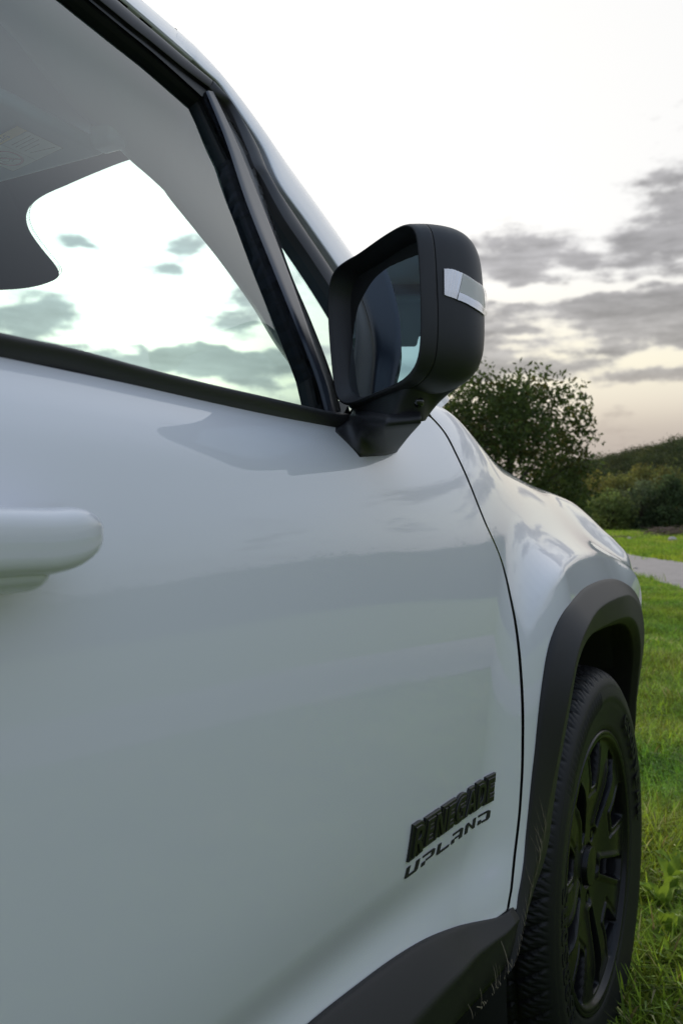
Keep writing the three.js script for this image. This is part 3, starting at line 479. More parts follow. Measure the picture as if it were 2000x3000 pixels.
// ---------------------------------------------------------------- door mirror
{
  const mir = group('door_mirror', car); mir.userData.label = 'black door mirror with clear indicator strip and dark glass';
  const IN = V3(-.852, 1.03, -.054), n = V3(.854, 0, .52).normalize(), e1 = V3(-n.z, 0, n.x), OUTP = IN.clone().addScaledVector(e1, .144);   // n looks forward, away from the glass
  if (n.x < 0) n.negate();
  const C0 = IN.clone().lerp(OUTP, .5);
  const zp = (a, b) => [900 + a * .38265, 600 + b * .38265];
  const at = (px, py, d) => { const p = onPlane(px, py, C0.clone().addScaledVector(n, d), n).sub(C0); return [p.dot(e1), p.y]; };
  const W = (s, t, d) => C0.clone().addScaledVector(e1, s).addScaledVector(n, d).add(V3(0, t, 0));
  const outline = (list, d) => list.map(([a, b]) => at(...zp(a, b), d));
  // lip of the bezel, clockwise from the upper inner corner
  const LIP = outline([[186, 556], [204, 512], [240, 470], [300, 430], [400, 370], [600, 230], [740, 152], [800, 145], [842, 172], [862, 260], [880, 500], [890, 750], [890, 1000], [880, 1130], [860, 1220], [800, 1310], [700, 1385], [550, 1450], [400, 1512], [320, 1535], [260, 1520], [230, 1480], [210, 1380], [190, 1200], [170, 950], [164, 760], [170, 640]], 0);
  const N = 120;
  const closed = (pts) => { const c = curve([...pts, pts[0]]); return Array.from({ length: N }, (_, i) => c(i / N)); };
  const centre = [LIP.reduce((a, p) => a + p[0], 0) / LIP.length, LIP.reduce((a, p) => a + p[1], 0) / LIP.length];
  // resample any outline by angle about the centre so that the rings match
  const byAngle = (pts, c = centre) => { const dense = (() => { const q = curve([...pts, pts[0]]); return Array.from({ length: 600 }, (_, i) => q(i / 600)); })(); return Array.from({ length: N }, (_, i) => { const a = i / N * 2 * Math.PI; let best = 1e9, r = 0; for (const p of dense) { const b = Math.atan2(p[1] - c[1], p[0] - c[0]); const d = Math.abs(Math.atan2(Math.sin(b - a), Math.cos(b - a))); if (d < best) { best = d; r = Math.hypot(p[0] - c[0], p[1] - c[1]); } } return r; }); };
  const smooth = (r) => r.map((_, i) => { let s = 0, w = 0; for (let k = -2; k <= 2; k++) { const q = 3 - Math.abs(k); s += q * r[(i + k + N) % N]; w += q; } return s / w; });
  const rLip = smooth(byAngle(LIP));
  // the widest ring of the shell, outer half from its outline in the photograph
  const SH = 0.030;
  const rBig = smooth(rLip.map((r, i) => { const a = i / N * 2 * Math.PI; return r * (1.035 + .02 * Math.cos(a)); }));
  const rr = (w, i) => { const f = ((i % N) + N) % N, a = Math.floor(f), u = f - a, q = (A) => lerp(A[a], A[(a + 1) % N], u);
    // depth profile of the shell: bezel side, widest ring, round back
    if (w <= 1) return lerp(q(rLip), q(rBig), Math.sin(w * Math.PI / 2) ** 1.0);
    const b = w - 1; return q(rBig) * Math.sqrt(clamp(1 - (b * .99) ** 2.6)); };
  const dd = (w) => w <= 1 ? lerp(0, SH, w) : SH + .062 * (w - 1);
  const shell = (w, i) => { const a = i / N * 2 * Math.PI, r = rr(w, i); return W(centre[0] + r * Math.cos(a), centre[1] + r * Math.sin(a), dd(w)); };
  const rings = (w0, w1, m, off = 0) => { const g = []; for (let i = 0; i <= N; i++) { const row = []; for (let j = 0; j <= m; j++) row.push(shell(lerp(w0, w1, j / m), i)); g.push(row); } return gridGeo(g, { flip: false }); };
  const fix = (g, inside) => { const p = g.attributes.position, nn = g.attributes.normal; let s = 0; for (let i = 0; i < p.count; i += 7) { const v = V3(p.getX(i), p.getY(i), p.getZ(i)).sub(inside); s += v.dot(V3(nn.getX(i), nn.getY(i), nn.getZ(i))); } if (s < 0) { g.setIndex(Array.from(g.index.array).reverse()); g.computeVertexNormals(); } return g; };
  const mid = W(centre[0], centre[1], .04);
  const WG = .40;                                                                // seam between bezel and cap
  // bezel: lip, side and recess
  { const g = []; for (let i = 0; i <= N; i++) { const a = i / N * 2 * Math.PI, r = rr(0, i), c = [Math.cos(a), Math.sin(a)], P = (q, d) => W(centre[0] + q * c[0], centre[1] + q * c[1], d); const row = [P(r * .84, .022), P(r * .875, .014), P(r * .915, .007), P(r * .945, .003), P(r * .960, .0005), P(r * .966, -.0012), P(r * .975, -.002), P(r * .993, -.001)]; for (let j = 0; j <= 6; j++) row.push(shell(lerp(.03, WG - .012, j / 6), i)); row.push(shell(WG, i).lerp(mid, .05)); g.push(row); }
    part('bezel', gridGeo(g, { flip: true }), M.plastic, mir); }
  part('seam', fix(rings(WG - .03, WG + .05, 2), mid).translate(0, 0, 0).scale(1, 1, 1), M.rubber, mir).geometry.attributes.position.array.forEach((v, i, A) => { A[i] += (mid.getComponent(i % 3) - v) * .022; });
  part('cap', fix(rings(WG + .014, 2, 40), mid), M.plastic, mir);
  // glass
  { const GL = outline([[870, 375], [880, 600], [885, 900], [875, 1100], [850, 1200], [790, 1290], [700, 1355], [560, 1420], [420, 1475], [340, 1492], [318, 1480], [312, 1420], [320, 1300], [345, 1050], [385, 800], [450, 660], [520, 560], [620, 480], [740, 425]], .011), rG = byAngle(GL), pos = []; const g = [];
    for (let i = 0; i <= N; i++) { const row = [], a = i / N * 2 * Math.PI, r = Math.max(rG[i % N], 0) * 1.0; for (let j = 0; j <= 8; j++) { const q = r * j / 8; row.push(W(centre[0] + q * Math.cos(a), centre[1] + q * Math.sin(a), .011)); } g.push(row); }
    const glass = gridGeo(g, { flip: true }); glass.computeVertexNormals(); part('mirror_glass', glass, M.silver, mir);
    const bk = []; for (let i = 0; i <= N; i++) { const a = i / N * 2 * Math.PI; bk.push([0, 1].map((k) => W(centre[0] + rr(0, i) * .86 * k * Math.cos(a), centre[1] + rr(0, i) * .86 * k * Math.sin(a), .018))); }
    part('glass_holder', gridGeo(bk, { flip: true }), M.rubber, mir); }
  // indicator strip let into the cap: traced on the shell
  { const up = [[1036, 487], [1110, 492], [1170, 515], [1230, 548], [1290, 590], [1335, 632], [1362, 680]], lo = [[1042, 692], [1062, 702], [1120, 722], [1180, 745], [1240, 775], [1295, 810], [1350, 858]];
    const S = (w, i) => shell(w, i), g0 = [.45, 5];
    const ua = curve(trace(S, up.map((p) => zp(...p)), [.45, 6])), la = curve(trace(S, lo.map((p) => zp(...p)), [.45, 0]));
    const outward = (w, i) => { const nn = normalOf(S, w, i); const v = shell(w, i).sub(mid); return nn.dot(v) < 0 ? nn.negate() : nn; };
    const patch = (t0, t1, s0, s1, lift, ripple, n = 60, m = 24) => { const g = []; for (let i = 0; i <= n; i++) { const row = []; for (let j = 0; j <= m; j++) { const s = lerp(s0, s1, i / n), t = lerp(t0, t1, j / m), a = ua(s), b = la(s), q = [lerp(a[0], b[0], t), lerp(a[1], b[1], t)]; row.push(shell(...q).addScaledVector(outward(...q), lift + ripple(s, t))); } g.push(row); } return fix(gridGeo(g), mid); };
    const chrome = new THREE.MeshStandardMaterial({ name: 'indicator_reflector', color: lin(.78, .77, .76), roughness: .16, metalness: 1 });
    const lens = new THREE.MeshPhysicalMaterial({ name: 'clear_indicator_lens', color: lin(.96, .95, .94), roughness: .03, transmission: 1, thickness: 0, ior: 1.5 });
    const ind = group('indicator', mir);
    part('reflector', patch(.02, .72, .30, .99, .0008, (s, t) => .0006 * Math.abs(((t * 22) % 1) - .5), 60, 88), new THREE.MeshStandardMaterial({ name: 'ribbed_indicator_body', color: lin(.72, .71, .70), roughness: .30, metalness: .5 }), ind);
    part('reflector', patch(.02, .98, .01, .30, .0006, (s, t) => .0011 * Math.abs(((s * 18) % 1) - .5), 60, 20), chrome, ind);
    part('reflector', patch(.72, .99, .30, .99, .0012, () => 0, 60, 8), chrome, ind);
    part('lens', patch(-.01, 1.01, 0, 1, .003, (s, t) => -.0022 * (2 * t - 1) ** 8, 50, 20), lens, ind);
    part('seam', patch(-.05, 1.05, -.01, 1, -.0002, () => 0, 40, 10), M.rubber, ind);
  }
  // neck and foot
  { const zz = (a, b, d) => { const q = at(...zp(a, b), d); return W(q[0], q[1], d); };
    const door = (a, b) => { const q = find(body, ...zp(a, b), [-.85, 11]); return body(...q); };
    const D = door(214, 1738), E = door(400, 1932), Fp = door(690, 1892), G = door(600, 1920);
    const A = zz(305, 1640, .006), B = zz(595, 1690, -.006), Cc = zz(882, 1664, .022), A2 = zz(322, 1640, .10), B2 = zz(880, 1664, .10);
    // foot: prism from the door skin up to the joint
    const ring0 = [D.clone().add(V3(.06, .035, -.02)), D, D.clone().lerp(E, .5), E, G, Fp, Fp.clone().add(V3(.05, .03, -.03))];
    const ring1 = [A.clone().add(V3(.05, 0, -.02)), A, A.clone().lerp(B, .55).add(V3(-.004, 0, .002)), B, B.clone().lerp(Cc, .35), Cc, Cc.clone().add(V3(.03, 0, -.04))];
    const c0 = curve(ring0.map((p) => p.toArray()), false), c1 = curve(ring1.map((p) => p.toArray()), false), g = [];
    for (let i = 0; i <= 60; i++) { const a = V3(...c0(i / 60)), b = V3(...c1(i / 60)), row = [a.clone().add(V3(.004, .006, -.02)), a]; for (let k = 1; k <= 8; k++) { const t = k / 8; row.push(a.clone().lerp(b, t * .97)); } row.push(b.clone().lerp(mid, .03), b.clone().lerp(mid, .10)); g.push(row); }
    const capc = ring1.reduce((s, p) => s.add(p), V3()).divideScalar(7);
    g.forEach((r) => r.push(capc.clone()));
    part('foot', fix(gridGeo(g), D.clone().add(Cc).multiplyScalar(.5).add(V3(.04, .01, -.03))), M.plastic, mir);
    // neck: from the joint up into the housing
    const up0 = [zz(330, 1618, .05), zz(340, 1600, .02), zz(480, 1640, .005), zz(650, 1672, .004), zz(780, 1668, .02), zz(878, 1658, .03), zz(905, 1645, .05), zz(860, 1630, .075), zz(500, 1600, .08), zz(360, 1600, .07)];
    const up1 = [zz(300, 1530, .05), zz(330, 1540, .012), zz(480, 1500, .006), zz(650, 1440, .006), zz(800, 1370, .010), zz(960, 1335, .030), zz(1150, 1400, .055), zz(1000, 1340, .075), zz(700, 1380, .08), zz(420, 1450, .07)];
    const u0 = curve([...up0, up0[0]].map((p) => p.toArray())), u1 = curve([...up1, up1[0]].map((p) => p.toArray())), ng = [];
    for (let i = 0; i <= 80; i++) { const a = V3(...u0(i / 80)), b = V3(...u1(i / 80)), row = [a.clone().lerp(mid, .12), a.clone().lerp(mid, .02)]; const w = Math.exp(-(((i / 80) - .03) ** 2) / .012) + Math.exp(-(((i / 80) - 1.03) ** 2) / .012); for (let k = 0; k <= 20; k++) { const t = k / 20; const p = a.clone().lerp(b, t); const pinch = .004 * Math.sin(t * Math.PI * 4) * w * (1 - t); p.addScaledVector(e1, -pinch); row.push(p.lerp(mid, .03 * Math.sin(Math.PI * t))); } ng.push(row); }
    part('neck', fix(gridGeo(ng), mid.clone().add(V3(0, -.07, 0))), M.plastic, mir);
    // black ball added to read as the small round hole under the housing
    const hole = new THREE.SphereGeometry(.0052, 16, 10); hole.translate(...zz(848, 1508, .024).toArray()); part('dark_hole', hole, M.gloss, mir);
  }
  const other = group('door_mirror', car); for (const o of mir.children) if (o.isMesh) part(o.name, mirrored(o.geometry), o.material, other); else for (const q of o.children) part(q.name, mirrored(q.geometry), q.material, other);
}

// ---------------------------------------------------------------- wheels
{
  const R = .346, RIM = .2335;
  const wheel = new THREE.Group(); wheel.name = 'wheel';
  // tyre: profile (radius, z) from the inner bead over the tread to the outer bead, with tread blocks cut in
  const prof = curve([[.222, -.205], [.236, -.213], [.262, -.222], [.295, -.222], [.320, -.212], [.336, -.196], [.3435, -.178], [.346, -.15], [.3465, -.105], [.346, -.06], [.3435, -.032], [.336, -.014], [.325, -.004], [.312, .0015], [.302, .0045], [.292, .0045], [.280, .0025], [.262, -.001], [.246, -.004], [.238, -.0065], [.231, -.012], [.226, -.022]]);
  const NU = 1116, NV = 100, g = [];
  for (let i = 0; i <= NU; i++) {
    const a = i / NU * 2 * Math.PI, row = [];
    for (let j = 0; j <= NV; j++) {
      let [r, z] = prof(j / NV);
      if (r > .325) {                                     // tread: ring grooves, slanted lateral grooves, sipes
        const zz = z + .105, w = sstep(.331, .340, r); let d = 0;
        for (const gz of [-.052, 0, .052]) d = Math.max(d, (1 - sstep(.003, .005, Math.abs(zz - gz))) * .008);
        const slant = a * 62 / (2 * Math.PI) + Math.abs(zz) * 14, f = slant - Math.floor(slant);
        if (Math.abs(zz) > .02) d = Math.max(d, (1 - sstep(.05, .09, Math.abs(f - .5))) * .006);
        const s2 = a * 186 / (2 * Math.PI) + Math.sin(zz * 300) * .3, f2 = s2 - Math.floor(s2); d = Math.max(d, (1 - sstep(.10, .18, Math.abs(f2 - .5))) * .0025);
        r -= d * Math.max(w, sstep(.325, .331, r) * .6);
      } else if (z > -.02) {                              // outer side wall: ribs and raised rings
        const deg = ((a / D2R) % 360 + 360) % 360;
        z += .0009 * (1 - sstep(.0012, .0024, Math.abs(r - .3155))) + .0006 * (1 - sstep(.001, .002, Math.abs(r - .2445)));
        if (r > .284 && r < .312 && deg > 96 && deg < 142) z += .0005 * Math.sign(Math.sin(a * 420)) ;
        if (r > .282 && r < .309 && deg > 48 && deg < 96) z += .0005 * Math.sign(Math.sin(r * 2600));
      }
      row.push(V3(Math.cos(a) * r, Math.sin(a) * r, z));
    }
    g.push(row);
  }
  const tyre = part('tyre', gridGeo(g, { flip: true }), M.tyre, wheel);
  { const nz = tyre.geometry.attributes.normal, ps = tyre.geometry.attributes.position; let s = 0; for (let i = 0; i < ps.count; i += 11) s += nz.getX(i) * ps.getX(i) + nz.getY(i) * ps.getY(i); if (s < 0) { tyre.geometry.setIndex(Array.from(tyre.geometry.index.array).reverse()); tyre.geometry.computeVertexNormals(); } }
  // raised lettering on the side wall
  const font = await new FontLoader().loadAsync('fonts/droid/droid_sans_bold.typeface.json');
  const letters = (text, r0, h, mid, span, inwards) => {
    const n = text.length; [...text].forEach((ch, i) => {
      const sh = font.generateShapes(ch, 1), geo = new THREE.ExtrudeGeometry(sh, { depth: .0016, bevelEnabled: false, curveSegments: 4 }); geo.computeBoundingBox(); const b = geo.boundingBox, p = geo.attributes.position, w = span / n;
      const a0 = mid + (inwards ? -1 : 1) * (span / 2) + (inwards ? 1 : -1) * (i + .5) * w;
      for (let k = 0; k < p.count; k++) { const u = (p.getX(k) - (b.min.x + b.max.x) / 2) / Math.max(.55, b.max.x - b.min.x), v = p.getY(k) / (b.max.y || 1); const ang = a0 + (inwards ? 1 : -1) * u * w * .78, rad = inwards ? r0 + h - v * h : r0 + v * h; p.setXYZ(k, Math.cos(ang) * rad, Math.sin(ang) * rad, p.getZ(k) + .0035); }
      geo.computeVertexNormals(); part('letter', geo, M.tyre, tyre);
    });
  };
  letters('Vector', .257, .030, 241 * D2R, 38 * D2R, false); letters('4Seasons', .257, .030, 192 * D2R, 50 * D2R, false); letters('GOODYEAR', .262, .028, 30 * D2R, 56 * D2R, false);
  // rim: barrel, flange and a dished face with five broad spokes, each with a window near the flange, and slots between
  const rim = new THREE.Group(); rim.name = 'rim'; wheel.add(rim);
  part('barrel', new THREE.LatheGeometry([[.205, -.20], [.208, -.15], [.203, -.10], [.205, -.05], [.214, -.030], [.222, -.020], [.2245, -.010], [.2285, -.0055], [.2335, -.006], [.2345, -.012], [.232, -.018], [.224, -.03]].map(([r, z]) => new THREE.Vector2(r, z)), 128).rotateX(Math.PI / 2), M.alloy, rim);
  // the cast face as relief: five broad spokes with a window near the flange, slots between, recessed hub
  { const smax = (a, b, k = .006) => { const h = clamp(.5 - .5 * (b - a) / k); return lerp(b, a, h) + k * h * (1 - h); };
    const face = []; const NR = 120, NA = 600;
    for (let i = 0; i <= NA; i++) { const a = i / NA * 2 * Math.PI, row = [];
      for (let j = 0; j <= NR; j++) {
        const r = lerp(.0005, .2265, j / NR), ks = Math.round((a / D2R - 90) / 72), s = (90 + 72 * ks) * D2R, km = Math.round((a / D2R - 126) / 72), m = (126 + 72 * km) * D2R;
        const us = r * Math.cos(a - s), vs = Math.abs(r * Math.sin(a - s)), um = r * Math.cos(a - m), vm = Math.abs(r * Math.sin(a - m));
        const win = smax(smax(vs - lerp(.013, .034, clamp((us - .140) / .07)), us - .212), .142 - us), slot = smax(smax(vm - lerp(.010, .0185, clamp((um - .08) / .09)), um - .208), .076 - um);
        let z = -.030 + .014 * sstep(.05, .17, r) + .010 * sstep(.214, .2235, r);
        z -= .003 * sstep(.004, .0, Math.abs(win - .0135) - .0015) * sstep(.205, .19, us);          // groove framing the window
        z += .004 * sstep(.016, .006, slot) * sstep(.20, .17, r);                                    // raised edges along the slots
        z -= .085 * sstep(.0035, -.006, Math.min(win, slot));                                        // openings
        const bolt = Math.hypot(um - .056, vm) - .0115; z -= .012 * sstep(.002, -.003, bolt);
        if (r < .037) z = lerp(-.021 - .05 * r, z - .010, sstep(.0325, .0355, r));
        row.push(V3(Math.cos(a) * r, Math.sin(a) * r, z));
      }
      face.push(row); }
    let g = gridGeo(face); if (g.attributes.normal.getZ(60) < 0) g = gridGeo(face, { flip: true });
    part('spoke_face', g, M.alloy, rim); }
  for (let k = 0; k < 5; k++) { const a = (126 + 72 * k) * D2R; const nut = new THREE.CylinderGeometry(.0075, .0082, .012, 6).rotateX(Math.PI / 2); part('wheel_bolt', nut.translate(Math.cos(a) * .056, Math.sin(a) * .056, -.036), M.alloy, rim); }
  part('brake_disc', new THREE.CylinderGeometry(.14, .14, .02, 64).rotateX(Math.PI / 2).translate(0, 0, -.135), M.steel, rim);
  part('hub', new THREE.CylinderGeometry(.075, .08, .05, 40).rotateX(Math.PI / 2).translate(0, 0, -.15), M.iron, rim);
  const put = (x, left, steer) => { const w = wheel.clone(); w.position.set(x, .336, left ? 2 * ZC - .008 : .008); w.rotation.y = left ? Math.PI : 0; w.rotateZ(steer); car.add(w); };
  put(0, false, 0); put(0, true, .4); put(-2.57, false, .7); put(-2.57, true, .2);
  // wheel housing
  for (const x of [0, -2.57]) { const k = []; for (let i = 0; i <= 40; i++) { const a = lerp(-.35, Math.PI + .35, i / 40), row = []; for (let j = 0; j <= 8; j++) row.push(V3(x + Math.cos(a) * .462, .335 + Math.sin(a) * .436, lerp(lerp(-.012, -.055, sstep(.2, .9, Math.cos(a))), -.34, j / 8))); row.push(V3(x, .335, -.341)); k.push(row); } both('wheel_liner', gridGeo(k), M.lining); }
}
// ---------------------------------------------------------------- windscreen and cabin
{
  const edge = curve(SCREEN_EDGE.map((p) => p.toArray()));                    // t 0 at the roof, 1 at the cowl
  const screen = (s, t) => { const p = edge(t), b = 1 - s * s, hw = ZC - p[2]; return V3(p[0] + .115 * b, p[1] + .030 * b, ZC - s * hw); };   // s 1 at the right pillar
  const grid = []; for (let i = 0; i <= 40; i++) { const row = []; for (let j = 0; j <= 30; j++) row.push(screen(lerp(-1, 1, i / 40), j / 30)); grid.push(row); }
  const ws = part('windscreen', gridGeo(grid), M.screen, car);
  const hitScreen = (px, py, g = [.6, .2]) => find(screen, px, py, g);
  // printed border and the broad print round the mirror foot, just inside the glass
  const inner = (s, t) => screen(s, t).add(V3(-.004, -.004, 0));
  const FR = [[380, 468], [340, 482], [290, 502], [240, 523], [190, 545], [150, 562], [120, 578], [98, 595], [84, 612], [78, 632], [80, 655], [90, 680], [110, 710], [135, 742], [160, 772], [171, 790], [174, 805], [168, 815], [150, 825], [110, 838], [60, 846], [0, 850]];
  const tr = trace((s, t) => screen(s, t).add(V3(-.012, -.010, 0)), FR, [.55, .12]);
  const topT = -.02, fritGrid = [], cf = curve(tr), inner2 = (s, t) => screen(s, t).add(V3(-.012, -.010, 0));
  { const line = samples(cf, 110), sh = new THREE.Shape([...line, [line[110][0], topT], ...Array.from({ length: 12 }, (_, i) => [lerp(line[110][0], line[0][0], (i + 1) / 13), topT]), [line[0][0], topT]].map(([a, b]) => new THREE.Vector2(a, b))), g = new THREE.ShapeGeometry(sh), p = g.attributes.position; for (let i = 0; i < p.count; i++) { const v = inner2(p.getX(i), p.getY(i)); p.setXYZ(i, v.x, v.y, v.z); } g.computeVertexNormals(); part('printed_border', g, M.frit, ws); }
  { const q = tr[tr.length - 1]; for (let i = 1; i <= 8; i++) { const s = lerp(q[0], -q[0] * .4, i / 8), row = []; for (let j = 0; j <= 6; j++) row.push(inner(s, lerp(topT, q[1] , j / 6))); fritGrid.push(row); } for (let i = 0; i <= 20; i++) { const s = lerp(-q[0] * .4 , -1, i / 20), row = []; for (let j = 0; j <= 6; j++) row.push(inner(s, lerp(topT, .10, j / 6))); fritGrid.push(row); } }
  part('printed_border', gridGeo(fritGrid), M.frit, ws);
  { const side = []; for (let i = 0; i <= 30; i++) side.push([.955, 1].map((s) => inner(s, i / 30))); const g = gridGeo(side); part('printed_border', g, M.frit, ws); part('printed_border', mirrored(g), M.frit, ws); }
  { // dots along the print's edge
    const dots = [], dot = new THREE.CircleGeometry(.0011, 8); const total = 170;
    for (let i = 0; i < total; i++) for (let k = 0; k < 3; k++) { const q = cf((i + .5 * (k % 2)) / total), q2 = cf(Math.min(1, (i + 1) / total)), tx = q2[0] - q[0], ty = q2[1] - q[1], l = Math.hypot(tx * .75, ty * .5) || 1; const p = inner(q[0] + (ty / l) * .5 * (k + .6) * .0042 * -1 / .75 * 1, q[1] + (tx / l) * .75 * (k + .6) * .0042 / .5 * 1), nn = normalOf(inner, q[0], q[1]); const d = dot.clone().scale(1 - .25 * k, 1 - .25 * k, 1); d.lookAt(nn); d.translate(p.x, p.y, p.z); dots.push(d); }
    const m = part('print_dots', merge(dots), M.frit, ws); m.userData.kind = 'stuff';
  }
  // front pillar trim, seen through the door glass
  const GT = (off) => gh(off);
  const outer = [...trace(GT(-.03), [[940, 1215], [905, 1090], [850, 900], [790, 750], [720, 590], [660, 460], [585, 310], [523, 250], [450, 186], [360, 112], [261, 30], [150, -62], [20, -170]], [-.85, 1.05]).map((q) => GT(-.03)(...q)), ...shiftY(TOPX, -.045).map(([x, y]) => GT(-.03)(x, y))];
  const T15 = gh(-.15);
  const inEdge = [...trace(T15, [[930, 1205], [870, 1100], [800, 1000], [740, 900], [640, 760], [560, 660], [494, 578], [484, 562], [440, 520], [378, 466], [310, 396], [195, 300]], [-.7, 1.1]).map((q) => T15(...q))];
  const last = inEdge[inEdge.length - 1];
  inEdge.push(V3(-.97, 1.460, last.z - .02), V3(-1.15, 1.495, -.43), V3(-1.5, 1.52, -.44), V3(-1.9, 1.52, -.44), V3(-2.4, 1.50, -.44), V3(-2.9, 1.45, -.44));
  const oc = curve(outer.map((p) => p.toArray())), ic = curve(inEdge.map((p) => p.toArray()));
  const arcT = (list, k) => { let L = 0, Lk = 0; for (let i = 1; i < list.length; i++) { L += list[i].distanceTo(list[i - 1]); if (i <= k) Lk = L; } return Lk / L; };
  const oT = arcT(outer, 12), iT = arcT(inEdge, 11), tg = [];
  for (let i = 0; i <= 120; i++) { const t = i / 120, a = V3(...oc(t < .55 ? t / .55 * oT : lerp(oT, 1, (t - .55) / .45))), b = V3(...ic(t < .55 ? t / .55 * iT : lerp(iT, 1, (t - .55) / .45))), row = []; for (let j = 0; j <= 10; j++) { const s = j / 10; row.push(a.clone().lerp(b, s).add(V3(-.012, -.004, .012).multiplyScalar(Math.sin(Math.PI * s)))); } row.push(b.clone().add(V3(.012, .012, -.002)), b.clone().add(V3(.03, .03, .01))); tg.push(row); }
  both('pillar_trim', gridGeo(tg), M.trim);
  // headliner from rail to rail
  const hl = []; for (let i = 0; i <= 40; i++) { const t = lerp(arcT(inEdge, 10), 1, i / 40), b = V3(...ic(t)), row = []; for (let j = 0; j <= 24; j++) { const z = lerp(b.z + .003, 2 * ZC - b.z - .003, j / 24), s = 1 - (2 * j / 24 - 1) ** 2; row.push(V3(b.x + .085 * s * (1 - sstep(0, .25, i / 40)), b.y + .002 + .035 * s ** .7, z)); } hl.push(row); }
  part('headliner', gridGeo(hl), M.liner, car);
  // closing shell outside the headliner: rear end of the cabin
  const tail = []; for (let i = 0; i <= 16; i++) { const row = []; for (let j = 0; j <= 16; j++) { const y = lerp(.35, 1.5, j / 16); const z = lerp(-.06 - .16 * sstep(1.0, 1.5, y), 2 * ZC + .06 + .16 * sstep(1.0, 1.5, y), i / 16); row.push(V3(-3.3 + .18 * sstep(.95, 1.5, y), y, z)); } tail.push(row); }
  const tg8 = gridGeo(tail); const tgp = tg8.index.array, keep = []; const tp = tg8.attributes.position; for (let i = 0; i < tgp.length; i += 3) { const y = (tp.getY(tgp[i]) + tp.getY(tgp[i + 1]) + tp.getY(tgp[i + 2])) / 3, z = tp.getZ(tgp[i]); if (!(y > 1.06 && y < 1.4 && z < -.25 && z > 2 * ZC + .25)) keep.push(tgp[i], tgp[i + 1], tgp[i + 2]); } tg8.setIndex(keep);
  part('tailgate', tg8, M.paint, car);
  { const rp = []; for (let i = 0; i <= 30; i++) rp.push([[-2.62, 1.0], [-2.62, 1.5]].map(([x, y], k) => V3(lerp(-3.3, -2.5, i / 30) , lerp(1.0, 1.49, k), zF(-1.2, lerp(1.0, 1.49, k)) - .005))); both('rear_pillar', gridGeo(rp), M.paint); }
  { const rg = []; for (let i = 0; i <= 10; i++) rg.push([0, 1].map((k) => V3(lerp(-2.5, -1.66, i / 10), lerp(1.0, 1.5, k), zF(-1.2, lerp(1.0, 1.5, k)) - .012))); both('rear_door_glass', gridGeo(rg), M.glass); }
  { const bp = []; for (let i = 0; i <= 4; i++) bp.push([0, .5, 1].map((k) => V3(lerp(-1.72, -1.61, i / 4), lerp(1.0, 1.5, k), zF(-1.2, lerp(1.0, 1.5, k)) - .016))); both('middle_pillar', gridGeo(bp), M.gloss); }
  // floor, bulkhead, dashboard, seats
  part('cabin_floor', new THREE.BoxGeometry(2.75, .04, 1.58).translate(-1.9, .36, ZC), M.carpet, car);
  part('bulkhead', new THREE.BoxGeometry(.04, .66, 1.56).translate(-.50, .70, ZC), M.carpet, car);
  const dash = new RoundedBoxGeometry(.42, .20, 1.50, 5, .05).translate(-.62, .93, ZC); part('dashboard', dash, M.dash, car);
  part('dashboard', new RoundedBoxGeometry(.30, .10, 1.44, 5, .045).translate(-.46, 1.01, ZC), M.dash, car);
  for (const z of [-.50, -1.22]) { const seat = group('seat', car); part('cushion', new RoundedBoxGeometry(.52, .16, .50, 5, .06).translate(-1.36, .58, z), M.dash, seat); part('backrest', new RoundedBoxGeometry(.16, .62, .48, 5, .06).rotateZ(.22).translate(-1.68, .92, z), M.dash, seat); part('headrest', new RoundedBoxGeometry(.10, .16, .26, 5, .045).rotateZ(.15).translate(-1.78, 1.30, z), M.dash, seat); }
  { const w = group('steering_wheel', car), tor = new THREE.TorusGeometry(.18, .016, 12, 48); tor.rotateY(Math.PI / 2).rotateZ(-.45).translate(-.98, .97, -1.22); part('ring', tor, M.dash, w); part('hub', new RoundedBoxGeometry(.05, .12, .13, 4, .02).rotateZ(-.45).translate(-.96, .96, -1.22), M.dash, w); }
  // sun visors under the roof edge, label on the passenger's
  const cv = document.createElement('canvas'); cv.width = 512; cv.height = 340; const c2 = cv.getContext('2d');
  c2.fillStyle = '#c9cdc6'; c2.fillRect(0, 0, 512, 340); c2.fillStyle = '#c9b25e'; c2.fillRect(0, 0, 512, 74); c2.fillStyle = '#2b2c2c'; c2.font = 'bold 56px sans-serif'; c2.textAlign = 'center'; c2.fillText('AIRBAG', 270, 58); c2.strokeStyle = '#555'; c2.lineWidth = 3; c2.strokeRect(2, 2, 508, 336); c2.beginPath(); c2.moveTo(0, 76); c2.lineTo(512, 76); c2.moveTo(250, 76); c2.lineTo(250, 340); c2.stroke();
  c2.strokeStyle = '#8c4450'; c2.lineWidth = 16; c2.beginPath(); c2.arc(125, 208, 92, 0, 7); c2.moveTo(62, 145); c2.lineTo(188, 271); c2.stroke(); c2.strokeStyle = '#444'; c2.lineWidth = 5; c2.beginPath(); c2.arc(100, 205, 30, 0, 7); c2.moveTo(150, 180); c2.lineTo(150, 240); c2.lineTo(110, 250); c2.moveTo(290, 120); c2.lineTo(480, 120); c2.moveTo(290, 150); c2.lineTo(470, 150); c2.moveTo(290, 180); c2.lineTo(480, 180); c2.moveTo(290, 215); c2.lineTo(440, 215); c2.moveTo(300, 250); c2.lineTo(480, 300); c2.stroke();
  const ct = new THREE.CanvasTexture(cv); ct.colorSpace = THREE.SRGBColorSpace;
  const labelMat = new THREE.MeshStandardMaterial({ name: 'printed_label', map: ct, roughness: .6 });
  globalThis.labelMat = labelMat; globalThis.hitY = (px, py, y) => onPlane(px, py, V3(0, y, 0), V3(0, 1, 0));
  const VY = 1.362;
